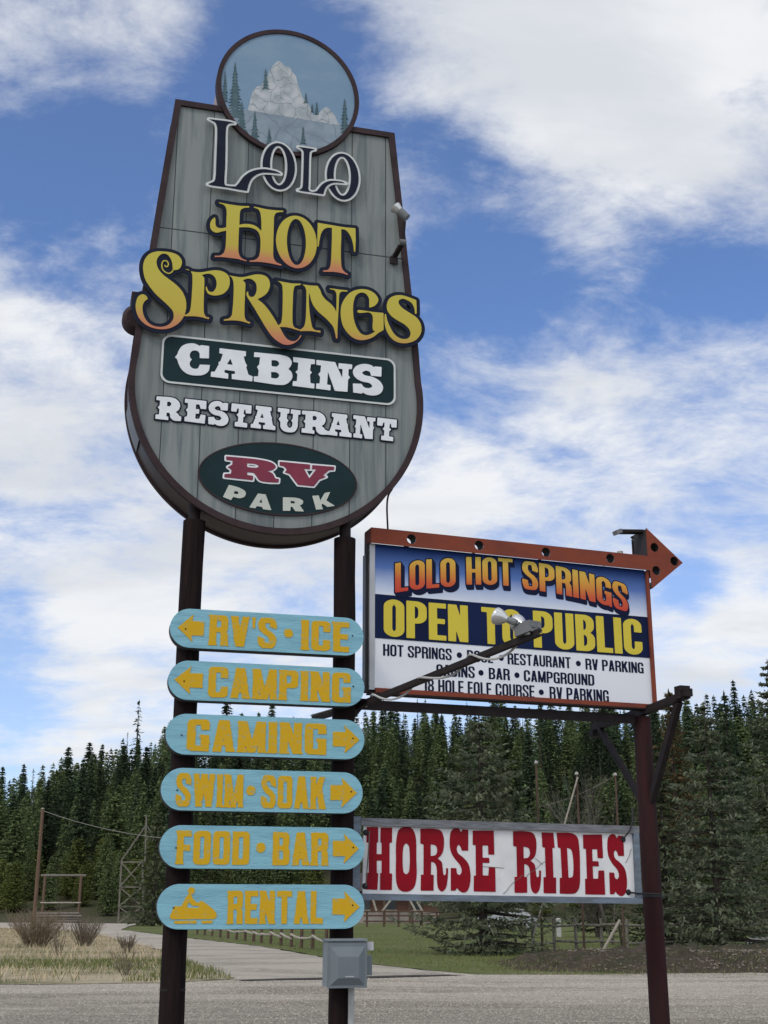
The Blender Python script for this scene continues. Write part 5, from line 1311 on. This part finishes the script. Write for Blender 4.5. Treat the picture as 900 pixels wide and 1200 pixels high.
cable('loose_wire', 'thin dark wire hanging along the lower right underside of the big sign', [sw(443, 589, -.28), sw(432, 601, -.27), sw(421, 610, -.25), sw(411, 616, -.18)], 0.006, M['black'])

# ------------------------------------------------------------------ the six blue direction boards
BF = 0.215; BT = 0.115
rows = [
 ('RVS', 718.6, 763.6, 199, 426, [("RV'S", 245, 324), ('.', 333, 343), ('ICE', 353, 409.3)], (239, 208, -1), 'pale blue board painted RV\'S ICE with an arrow to the left, topmost of the boards'),
 ('CAM', 778.6, 824.0, 197, 427, [('CAMPING', 244, 411)], (237.5, 204, -1), 'pale blue board painted CAMPING with an arrow to the left'),
 ('GAM', 840.0, 887.0, 194, 427, [('GAMING', 218.8, 382.5)], (390, 421.5, 1), 'pale blue board painted GAMING with an arrow to the right'),
 ('SWI', 902.6, 951.5, 188.5, 425, [('SWIM', 206, 285), ('.', 288.5, 299.5), ('SOAK', 306, 381.5)], (387, 418.4, 1), 'pale blue board painted SWIM SOAK with an arrow to the right'),
 ('FOO', 968.6, 1018.4, 187, 427.5, [('FOOD', 207, 292.4), ('.', 300, 311), ('BAR', 319.4, 384.5)], (390, 420.5, 1), 'pale blue board painted FOOD BAR with an arrow to the right'),
 ('REN', 1036.4, 1088.6, 184, 427, [('RENTAL', 266.6, 378.5)], (389.6, 421.4, 1), 'lowest pale blue board, with a yellow snowmobile rider and the word RENTAL'),
]
BST = dict(w=0.60, sv=0.235, sh=0.185, ro=(0.16, 0.13), foot=0.035)
for bi, (key, ya, yb_, xa, xb, words, arrow, label) in enumerate(rows):
    v1 = S.uv(314, ya, BF)[1]; v0 = S.uv(314, yb_, BF)[1]; H = v1 - v0
    u0 = S.uv(xa, (ya + yb_) / 2, BF)[0]; u1 = S.uv(xb, (ya + yb_) / 2, BF)[0]
    t = Thing('direction_board', label, 'sign board', S, (u0 + u1) / 2, v0, 0.0, 'blue direction boards on the log posts')
    rd = (H * .5, H * .5)
    brd = t.part('board', MB().plate([[rr(u0, v0, u1, v1, rd, rd, rd, rd, 14)]], -BF, -BF + 0.012, True), M['blueboard'])
    t.part('board_edge', MB().plate([[rr(u0 + .002, v0 - .003, u1 - .004, v1 - .004, rd, rd, rd, rd, 14)]], -BF + 0.006, -BF + BT + .004, True), M['boardedge'], brd)
    vc = (v0 + v1) / 2; lh = H * (0.395 if bi < 5 else 0.375)
    ymid = (ya + yb_) / 2
    for (wd, xw0, xw1) in words:
        a = S.uv(xw0, ymid, BF)[0]; b = S.uv(xw1, ymid, BF)[0]
        if wd == '.': gl = [[(1, ell((a + b) / 2, vc, 0.040, 0.040, 24))]]
        else: gl = text(wd, a, b, vc - lh - .006, vc + lh - .006, gap=0.075, **BST)
        t.part('lettering' if wd != '.' else 'painted_dot', MB().plate(letters(gl, 0.0042, -0.001, 0.0016, bi + 3, 0.02, 4), -BF - 0.004, -BF + 0.002), M['ochre'], brd)
    xs, xt, sg = arrow
    us = S.uv(xs, ymid, BF)[0]; ut = S.uv(xt, ymid, BF)[0]; uh = us + (ut - us) * 0.47
    hh = H * .36; hs = H * .185
    arr = [(us, vc - hs), (us, vc + hs), (uh, vc + hs), (uh - sg * .012, vc + hh), (ut, vc), (uh - sg * .012, vc - hh), (uh, vc - hs)]
    if area(arr) < 0: arr = arr[::-1]
    t.part('arrow', MB().plate(letters([[(1, arr)]], 0.005, 0, 0.0012, bi + 40, 0.02), -BF - 0.004, -BF + 0.002), M['ochre'], brd)
    for k, uu in enumerate((u0 + .13, u1 - .10)):
        t.part('nail', MB().lathe([(0, 0.004), (.007, 0.003), (.007, 0)], (uu, -BF - 0.003, vc + 0.02 * (k - .5)), (0, -1, 0), 8), M['iron'], brd)
    if key == 'REN':
        q = lambda tt: zl(S, BF, (180, 1030), 7.5, tt, 4)
        sm = [[(1, q('145,325 165,275 180,240! 245,238! 300,140 325,135 350,180 375,205! 400,208! 410,195 430,195 450,210 500,245 550,300 555,330 535,352! 160,355! 143,340')), (-1, q('290,252! 310,205 320,215 345,235 400,240 395,255!'))],
              [(1, ell(*S.uv(180 + 331 / 7.5, 1030 + 105 / 7.5, BF), 0.028, 0.028, 20))],
              [(1, q('175,370! 382,366! 375,392! 185,394!'))], [(1, q('415,368! 520,366! 512,390! 425,392!'))]]
        t.part('snowmobile_pictogram', MB().plate(letters(sm, 0.004, 0.0, 0.0008, 77, 0.02), -BF - 0.004, -BF + 0.002), M['ochre'], brd)

# ------------------------------------------------------------------ pipe post with its brackets and rails
wuv = lambda x, y_, o=0.0: W.uv(x, y_, o)
uP = (wuv(771.4, 1190, -.1)[0] + wuv(756, 880, -.1)[0]) / 2
pp = Thing('steel_post', 'tall reddish brown pipe post on the right carrying the white sign and HORSE RIDES board', 'post', W, uP, 0.0, 0.1)
YP = 0.1
z0 = wuv(500, 830, -.1)[1]
pp.part('pipe', MB().tube([(uP, YP, -.3), (uP, YP, 1.6), (uP, YP, z0 + .03)], [0.092, 0.088, 0.083], 28), M['redpole'], smooth=True)
pp.part('rail', MB().bar((0.0, .1, z0), (uP - .09, .1, z0 + .005), .06, .082), M['iron'])
yt = -0.66                                                     # the arm reaches towards the viewer and away from him
pp.part('cross_arm', MB().bar((uP, yt, z0 + .125), (uP, .1, z0 + .075), .06, .07).bar((uP, .1, z0 + .075), (uP, 1.05, z0 + .05), .06, .07), M['iron'])
pp.part('arm_end_block', MB().box(uP - .045, yt + .00, z0 + .10, uP + .06, yt + .10, z0 + .215).box(uP - .03, yt - .06, z0 + .11, uP + .045, yt - .001, z0 + .18), M['iron'])
pp.part('brace', MB().bar((uP + .01, yt + .12, z0 + .09), (uP + .01, YP - .06, 2.56), .055, .065), M['iron'])
pp.part('brace', MB().bar((uP - .01, 0.90, z0 + .02), (uP - .01, YP + .05, 2.56), .05, .05), M['iron'])
pp.part('arm_end_block', MB().box(uP - .05, 0.98, z0 - .05, uP + .05, 1.07, z0 + .014), M['iron'])
pp.part('strap', MB().tube([(uP, YP, 1.70), (uP, YP, 1.725)], 0.096, 28), M['black'])
# bracket at the log post end
pp.part('rail_bracket', MB().add([(-0.06, -.05, 3.36), (0.20, -.05, 3.36), (-0.02, -.05, 3.10), (-0.06, .05, 3.36), (0.20, .05, 3.36), (-0.02, .05, 3.10)], [(0, 2, 1), (3, 4, 5), (0, 1, 4, 3), (1, 2, 5, 4), (2, 0, 3, 5)]), M['iron'])

# ------------------------------------------------------------------ the white sign in its red arrow frame
ws = Thing('arrow_sign', 'white and blue printed sign in a red frame that ends in an arrow head', 'sign', W, 1.65, 3.38)
WB = 0.10
ws.part('cabinet', MB().box(0.185, 0.015, 3.432, 3.085, WB, 4.80), M['frameback'])
ws.part('side_trim', MB().box(0.200, -0.012, 3.45, 0.250, 0.03, 4.785), M['alu'])
ws.part('side_strip', MB().box(0.178, 0.05, 3.45, 0.1865, WB + .02, 4.70), M['darkalu'])
pn = ws.part('panel', MB().box(0.252, -0.004, 3.455, 3.076, 0.014, 4.79), M['signwhite'])
ws.part('blue_fade', MB().box(0.252, -0.008, 4.322, 3.076, -0.0045, 4.79), M['bluefade'], pn)
ws.part('navy_band', MB().box(0.252, -0.008, 3.917, 3.076, -0.0045, 4.3205), M['signnavy'], pn)
# lettering
SST = dict(w=0.50, sv=0.185, sh=0.125, ro=(0.25, 0.20))
arch = lambda u, v: (u, v - 0.098 * (u - 1.66) ** 2)
line1 = text('LOLO', 0.445, 1.045, 4.492, 4.768, arch, 0.05, **SST) + text('HOT', 1.155, 1.635, 4.508, 4.775, arch, 0.05, **SST) + text('SPRINGS', 1.735, 2.865, 4.492, 4.768, arch, 0.05, **SST)
sh_ = []
for k in range(1, 6):
    f = k / 5
    for g in line1:
        cx = float(np.mean([p[0] for p in g[0][1]]))
        dx = 0.028 if cx < 1.1 else (0.012 if cx < 1.7 else 0.004); dv = -0.038
        sh_.append([(s_, [(a + dx * f, b + dv * f) for a, b in lp]) for s_, lp in g])
ws.part('lettering_outline', MB().plate(letters(line1 + sh_, 0.005, 0.011, pad=0.02), -0.0105, -0.0085), M['signink'], pn)
ws.part('lettering', MB().plate(letters(line1, 0.005, 0.0, pad=0.02), -0.0135, -0.0110), M['sunset'], pn)
# each word of the first line keeps its own fade, so the arch does not tint the ends
big2 = dict(w=0.50, sv=0.205, sh=0.135, ro=(0.25, 0.2))
line2 = text('OPEN', 0.335, 1.163, 3.938, 4.283, None, 0.05, **big2) + text('TO', 1.300, 1.700, 3.938, 4.283, None, 0.05, **big2) + text('PUBLIC', 1.832, 3.000, 3.938, 4.290, None, 0.05, **big2)
for i0, i1 in ((0, 4), (4, 6), (6, 12)): ws.part('lettering', MB().plate(letters(line2[i0:i1], 0.006, 0.0, pad=0.02), -0.0115, -0.0085), M['signyellow'], pn)
sml = dict(w=0.52, sv=0.17, sh=0.125, ro=(0.24, 0.2))
ux = lambda x, y_: wuv(x, y_)[0]
line3 = []
for wd, a, b in (('HOT SPRINGS', 448.7, 529), ('POOL', 547, 577.5), ('RESTAURANT', 594.5, 668.5), ('RV PARKING', 685.7, 753.6)): line3.append(text(wd, ux(a, 762 + (a - 448) * .062), ux(b, 762 + (b - 448) * .062), 3.762, 3.868, None, 0.07, **sml))
for wd, a, b in (('CABINS', 511, 556), ('BAR', 572.5, 597), ('CAMPGROUND', 613.6, 696)): line3.append(text(wd, ux(a, 786 + (a - 511) * .06), ux(b, 786 + (b - 511) * .06), 3.612, 3.718, None, 0.07, **sml))
for wd, a, b in (('18 HOLE FOLF COURSE', 495.6, 626), ('RV PARKING', 643.7, 713)): line3.append(text(wd, ux(a, 803 + (a - 495) * .055), ux(b, 803 + (b - 495) * .055), 3.462, 3.578, None, 0.07, **sml))
for x, yv, yy in ((538, 3.815, 766), (587, 3.815, 768), (677.3, 3.815, 775), (563.4, 3.665, 789), (605.5, 3.665, 791), (634, 3.520, 812)): line3.append([[(1, ell(ux(x, yy), yv, .026, .026, 20))]])
for w_ in line3: ws.part('lettering' if len(w_) > 1 else 'printed_dot', MB().plate(letters(w_, 0.0032, 0.0, pad=0.02), -0.0065, -0.0045), M['signink'], pn)
# frame: bottom and right edge, the top channel and the arrow head
ws.part('bottom_frame', MB().box(0.253, -0.03, 3.425, 3.105, 0.012, 3.466), M['orange'])
ws.part('under_lip', MB().box(0.20, -0.028, 3.412, 3.10, WB - .02, 3.4245), M['iron'])
ws.part('right_frame', MB().box(3.078, -0.03, 3.467, 3.112, 0.10, 4.7835), M['orange'])
T0, T1 = 4.786, 4.925
AX, ATOP, ATIP, ALOW = 3.098, 5.222, (3.497, 4.897), (3.124, 4.60)
holes = [(0.594, 4.860), (1.276, 4.865), (1.976, 4.865), (2.674, 4.868)]
ahol = [(3.182, 5.027), (3.399, 4.906), (3.185, 4.790)]
hl = lambda c, r: ell(c[0], c[1], r, r, 28)[::-1]
# one outline: channel + arrow head
fr = [(0.205, T0), (3.078, T0), (3.112, T0 - .001), (ALOW[0], ALOW[1]), ATIP, (AX, ATOP), (AX, T1), (0.205, T1)]
ws.part('arrow_frame', MB().plate([[fr] + [hl(c, .046) for c in holes + ahol]], -0.05, -0.044).plate([[fr[::-1]] + [hl(c, .046) for c in holes + ahol]], -0.0439, -0.0438), M['orange'])
for c in holes + ahol: ws.part('bulb_sleeve', MB().lathe([(.0455, 0), (.0455, .13)], (c[0], -0.0437, c[1]), (0, 1, 0), 24), M['frameback'], smooth=True)
edge = MB()
edge.box(0.200, -0.049, T1 + .0005, AX - .005, 0.13, T1 + .008)                      # top lid
edge.box(0.196, -0.049, T0 + .001, 0.2045, 0.13, T1)                               # left end
ws.part('frame_top', edge, M['orange'])
ar = MB()
def strip(a, b, y0, y1):
    a = Vector((a[0], 0, a[1])); b = Vector((b[0], 0, b[1])); n = (b - a).cross(Vector((0, 1, 0))).normalized() * .004
    p = [a - n, b - n, b + n, a + n]
    ar.add([(q.x, y0, q.z) for q in p] + [(q.x, y1, q.z) for q in p], [(0, 1, 2, 3), (7, 6, 5, 4), (0, 4, 5, 1), (1, 5, 6, 2), (2, 6, 7, 3), (3, 7, 4, 0)])
strip((AX + .003, ATOP - .012), (ATIP[0] - .012, ATIP[1] + .002), -0.0435, 0.26)
strip((ATIP[0] - .012, ATIP[1] - .004), (ALOW[0] + .006, ALOW[1] + .008), -0.0435, 0.26)
ws.part('arrow_sides', ar, M['frameback'])
sd = MB()
sd.box(AX + .001, -0.0435, T1 + .012, AX + .008, 0.20, ATOP - .02)                   # left cheek of the arrow head
ws.part('arrow_cheek', sd, M['frameback'])
bk = MB().plate([[[(3.12, T1 + .02), (3.46, 4.897), (3.12, 5.19)][::1]]], 0.262, 0.275, True)
ws.part('arrow_back', bk, M['frameback'])
ws.part('top_arm', MB().bar((AX + .004, 0.05, ATOP - .016), (AX - .26, 0.05, ATOP - .040), .10, .026), M['iron'])
ws.part('top_arm_cap', MB().bar((AX - .25, 0.03, ATOP - .040), (AX - .31, 0.03, ATOP - .064), .08, .04), M['darkalu'])
ws.part('stub_pipe', MB().tube([(2.905, .15, T1), (2.905, .15, T1 + .085)], .03, 12), M['pvc'])

# ------------------------------------------------------------------ floodlight arm reaching out in front of the white sign
fa = Thing('floodlight_arm', 'two silver floodlights on a long dark arm in front of the white sign', 'light', W, 0.05, 3.38)
A0 = Vector((-0.10, -0.02, 3.33))
# tip: where the arm, 2.3 m out, meets the line of sight
ot = 2.35
tu, tv = wuv(633, 741, ot); A1 = Vector((tu, -ot, tv))
su, sv_ = wuv(418, 829, 0.0); A0 = Vector((su - .02, 0.0, sv_))
ud = (A1 - A0).normalized()
upv = Vector((0, 0, 1)); sd_ = ud.cross(upv).normalized(); up2 = sd_.cross(ud)
fa.part('arm', MB().bar(A0 + up2 * .018, A1 + up2 * .018, .045, .012).bar(A0 - up2 * .018, A1 - up2 * .018, .045, .012).bar(A0 + sd_ * .020, A1 + sd_ * .020, .006, .030), M['iron'])
co = []
Lr = (A1 - A0).length
for k in range(121):
    t = k / 120
    ph = 2 * math.pi * 3.4 * t
    sag = 0.045 + 0.012 * math.sin(2 * math.pi * 3.4 * t * .5)
    co.append(A0 + (A1 - A0) * (0.04 + .93 * t) + sd_ * (-0.052 * math.cos(ph)) + up2 * (-.012 + sag * math.sin(ph)))
fa.part('conduit', MB().tube(co, .0095, 8), M['pvc'], smooth=True)
bxp = A1 + up2 * .06 - ud * .13
fa.part('junction_box', MB().bar(bxp - ud * .085, bxp + ud * .085, .12, .085), M['darkalu'])
pl = MB()
for k in (-.04, .02): pl.lathe([(0, .008), (.014, .008), (.018, 0)], bxp + ud * (.086 + 0) + sd_ * k + up2 * .0, ud, 12)
fa.part('knockouts', pl, M['socket'])
def flood(p, d):
    d = Vector(d).normalized()
    fa.part('lamp_neck', MB().tube([p, p + d * .05], .015, 12), M['socket'], smooth=True)
    h = fa.part('lamp_socket', MB().lathe([(0, .02), (.023, .02), (.026, .03), (.026, .09), (.021, .10)], p, d, 20), M['socket'], smooth=True)
    fa.part('lamp_bulb', MB().lathe([(.018, .09), (.026, .108), (.044, .132), (.058, .158), (.065, .184), (.066, .196), (.061, .206), (.034, .213), (0, .215)], p, d, 28), M['bulb'], h, smooth=True)
p0 = bxp + up2 * .045
flood(p0 - ud * .03 + sd_ * .05, (-0.66, 0.66, 0.40))
flood(p0 - ud * .03 - sd_ * .06, (-0.12, 0.95, 0.30))
ra = W.w(A0.x - .25, -0.25, A0.z - .05)
# the twin arm on the other side of the posts, of which only the root shows
ta = Thing('floodlight_arm', 'short dark slotted arm end seen between the CAMPING and GAMING boards', 'light', S, S.uv(380, 842, -.2)[0], S.uv(380, 842, -.2)[1], 0.2)
q0 = sp(402, 833, -.2); q1 = sp(367, 843, -.75)
ta.part('arm', MB().bar(q0, q1, .03, .04), M['iron'])
ta.part('arm_flange', MB().bar(Vector(q0) + Vector((0, 0, .035)), Vector(q1) + Vector((0, 0, .035)), .06, .008), M['darkalu'])

# ------------------------------------------------------------------ HORSE RIDES
HO = 0.03
hc = [S.uv(*p, HO) for p in ((427, 960), (744, 969), (749, 1058), (423, 1053))]
roll = math.atan2((hc[0][1] + hc[3][1]) / 2 - (hc[1][1] + hc[2][1]) / 2, (hc[1][0] - hc[0][0]))
hu0 = (hc[0][0] + hc[3][0]) / 2; hu1 = (hc[1][0] + hc[2][0]) / 2
hv = (hc[0][1] + hc[3][1]) / 2; hh_ = hc[0][1] - hc[3][1]
hw = (hu1 - hu0) / math.cos(roll)
hs = Thing('horse_ride_sign', 'long white board with red HORSE RIDES lettering in a blue grey wooden frame', 'sign', S, 0, 0)
hs.e.location = S.w(hu0, HO, hv - hh_ / 2); hs.e.rotation_euler = (0, roll, S.yaw); hs.org = (0, 0, 0)
hpn = hs.part('board', MB().box(0.0, -.004, .0, hw, .018, hh_), M['horseboard'])
hs.part('top_rail', MB().box(-.03, -.035, hh_ - .054, hw + .018, .03, hh_ + .009), M['topwood'])
hs.part('bottom_rail', MB().box(-.03, -.035, -.012, hw + .018, .03, .040), M['bluegrey'])
hs.part('left_stile', MB().box(-.095, -.030, -.02, -.031, .035, hh_ + .02), M['bluegrey'])
hs.part('right_stile', MB().box(hw - .040, -.040, .041, hw + .012, .035, hh_ - .055), M['bluegrey'])
cr_, sr_ = math.cos(roll), math.sin(roll); base = (hu0, hv - hh_ / 2)
def hl_(org, sc, t, n=4):
    out = []
    for p in parse(t):
        u, v = S.uv(org[0] + p[0] / sc, org[1] + p[1] / sc, HO); du, dv = u - base[0], v - base[1]
        out.append((du * cr_ - dv * sr_, du * sr_ + dv * cr_, *p[2:]))
    return smooth_loop(out, n)
ha = lambda t: hl_((420, 955), 5.294, t); hb_ = lambda t: hl_((590, 955), 5.294, t)
K = {}
K['H'] = [(1, ha('50,75! 122,75! 122,170! 113,170! 112,243! 143,243! 143,172! 135,172! 137,78! 208,78! 207,172! 192,174! 192,362! 208,364! 206,466! 133,465! 134,360! 143,360! 143,283! 113,283! 113,360! 122,361! 117,465! 46,463! 47,360! 63,360! 65,172! 49,170!'))]
K['O'] = [(1, ha('295,73 332,85 353,130 358,270 358,400 340,455 300,477 255,465 235,420 232,280 235,150 252,90')), (-1, ha('295,177 310,190 316,220 316,330 309,358 294,367 280,356 274,320 275,220 281,190'))]
K['R'] = [(1, ha('383,85! 470,86 510,98 528,140 525,220 512,250 490,270! 515,292 522,340 528,372 540,370 543,330! 555,330! 552,400 540,455 520,475 500,465 488,430 483,320 470,297 450,290! 448,370! 466,372! 465,470! 385,470! 387,370! 403,370! 403,182! 383,178!')), (-1, ha('447,182! 478,190 488,220 478,248 447,255!'))]
K['S'] = [(1, ha('635,108! 645,90! 680,92! 680,222! 640,222! 632,197 620,185 609,205 615,235 650,265 680,302 692,350 692,420 675,470 650,482 625,470 610,452! 600,470! 572,470! 572,328! 606,330! 612,365 628,372 640,350 630,312 595,270 570,220 566,140 575,100 600,80 622,85'))]
K['E'] = [(1, ha('708,97! 838,97! 842,247! 805,246! 803,190! 768,190! 769,265! 810,266! 811,298! 769,297! 770,375! 805,376! 808,324! 847,324! 850,477! 714,475! 715,376! 728,376! 726,188! 708,186!'))]
K['I'] = [(1, hb_('235,108! 308,110! 316,205! 302,205! 308,388! 325,388! 325,487! 248,486! 247,386! 262,385! 255,202! 240,200!'))]
K['D'] = [(1, hb_('328,110! 420,113 455,135 468,200 473,330 468,450 445,485 400,490! 348,488! 348,390! 362,390! 352,205! 336,203!')), (-1, hb_('392,205! 415,212 428,250 432,360 426,384 402,390!'))]
def hbox(x0, y0, x1, y1):
    xm, ym = (x0 + x1) / 2, (y0 + y1) / 2
    a = hb_('%g,%g! %g,%g! %g,%g!' % (x0, ym, x1, ym, xm, y0)); b = hb_('%g,%g! %g,%g! %g,%g!' % (xm, y1, x1, y1, xm, y0))
    return (a[0][0], b[0][1], a[1][0], a[2][1])
hl2 = [K[c] for c in 'HORSEID'] + [fit(K['R'], hbox(61, 101, 230, 487)), fit(K['E'], hbox(497, 120, 622, 494)), fit(K['S'], hbox(647, 119, 760, 503))]
hs.part('lettering', MB().plate(letters(hl2, 0.0048, 0.0, pad=0.02), -.0075, -.0035), M['horsered'], hpn)
ckm = MB(); rg = random.Random(9)
def crack(pts):
    q = [hb_('%g,%g! %g,%g! 0,0!' % (a, b, a + 1, b))[0] for a, b in pts]
    for (a, b), (c, d) in zip(q[:-1], q[1:]):
        dx, dz = c - a, d - b; L = math.hypot(dx, dz); nx, nz = -dz / L * .0022, dx / L * .0022
        ckm.add([(a - nx, -.0085, b - nz), (c - nx, -.0085, d - nz), (c + nx, -.0085, d + nz), (a + nx, -.0085, b + nz)], [(0, 1, 2, 3)])
crack([(258, 290), (232, 302), (212, 325), (185, 345), (155, 365), (140, 385)]); crack([(195, 270), (225, 295), (240, 310)]); crack([(120, 372), (60, 420), (40, 440), (20, 470), (-5, 490)])
crack([(0, 330), (-60, 325), (-130, 320)]); crack([(790, 210), (775, 260), (755, 300)])
hs.part('cracks', ckm, M['crack'], hpn)
bolts = MB()
for (x, yy) in ((.02, hh_ - .11), (.02, .10), (hw - .13, hh_ - .11), (hw - .10, .085)): bolts.lathe([(0, .016), (.018, .014), (.026, 0)], (x, -.005, yy), (0, -1, 0), 14)
hs.part('bolts', bolts, M['black'])
hs.part('tie_wire', MB().tube([(hw - .10, -.02, .085), (hw - .03, -.05, .075), (hw + .05, -.07, .075), (hw + .17, -.09, .07)], .008, 8).tube([(hw - .13, -.02, hh_ - .10), (hw - .08, -.05, hh_ - .03), (hw - .05, -.05, hh_ + .05), (hw - .04, -.03, hh_ + .17)], .007, 8), M['black'], smooth=True)
hs.part('hanging_strap', MB().tube([(.045, -.03, hh_ - .10), (.035, -.035, hh_ * .55), (.02, -.03, .10)], .005, 6), M['crack'])

# ------------------------------------------------------------------ the grey box on the log post
BO = 0.33
ba = S.uv(384.5, 1101, BO); bb = S.uv(430.0, 1157.5, BO)
eb = Thing('electrical_box', 'grey metal electrical box with a raised lid, fixed low on a log post', 'box', S, (ba[0] + bb[0]) / 2, bb[1])
x0, x1, zb, zt_ = ba[0], bb[0], bb[1], ba[1]
eb.part('enclosure', MB().box(x0 + .008, -BO + .02, zb + .004, x1 - .006, -0.10, zt_ - .012), M['boxrim'])
eb.part('top_lip', MB().box(x0 - .004, -BO - .006, zt_ - .0115, x1 + .004, -0.10, zt_ + .004), M['boxrim'])
def bevel(mb, o, i, yo, yi):
    (a0, b0, a1, b1), (c0, d0, c1, d1) = o, i
    vs = [(a0, yo, b0), (a1, yo, b0), (a1, yo, b1), (a0, yo, b1), (c0, yi, d0), (c1, yi, d0), (c1, yi, d1), (c0, yi, d1)]
    return mb.add(vs, [(0, 1, 5, 4), (1, 2, 6, 5), (2, 3, 7, 6), (3, 0, 4, 7), (4, 5, 6, 7)])
lid = MB().box(x0, -BO - .002, zb, x1, -BO + .0195, zt_ - .028)
hx = (x1 - x0); hz = (zt_ - zb)
bevel(lid, (x0 + .02, zb + .02, x1 - .02, zt_ - .055), (x0 + .075, zb + .075, x1 - .075, zt_ - .13), -BO - .0021, -BO - .036)
ld = eb.part('lid', lid, M['boxgrey'])
eb.part('lid_catch', MB().box(x0 + hx * .42, -BO - .040, zb + .082, x0 + hx * .64, -BO - .0365, zb + .090), M['alu'], ld)
eb.part('hasp', MB().box(x1 + .0045, -BO + .02, zt_ - .085, x1 + .06, -BO + .05, zt_ - .02).box(x1 + .0045, -BO + .01, zt_ - .07, x1 + .02, -BO + .0195, zt_ - .035), M['alu'])
eb.part('side_fitting', MB().box(x1 - .002, -BO + .05, zb + .09, x1 + .055, -0.12, zb + .24), M['boxgrey'])
eb.part('conduit', MB().tube([(uM + .055, -.135, -.2), (uM + .055, -.135, zb + .004)], .026, 14), M['pvc'], smooth=True)
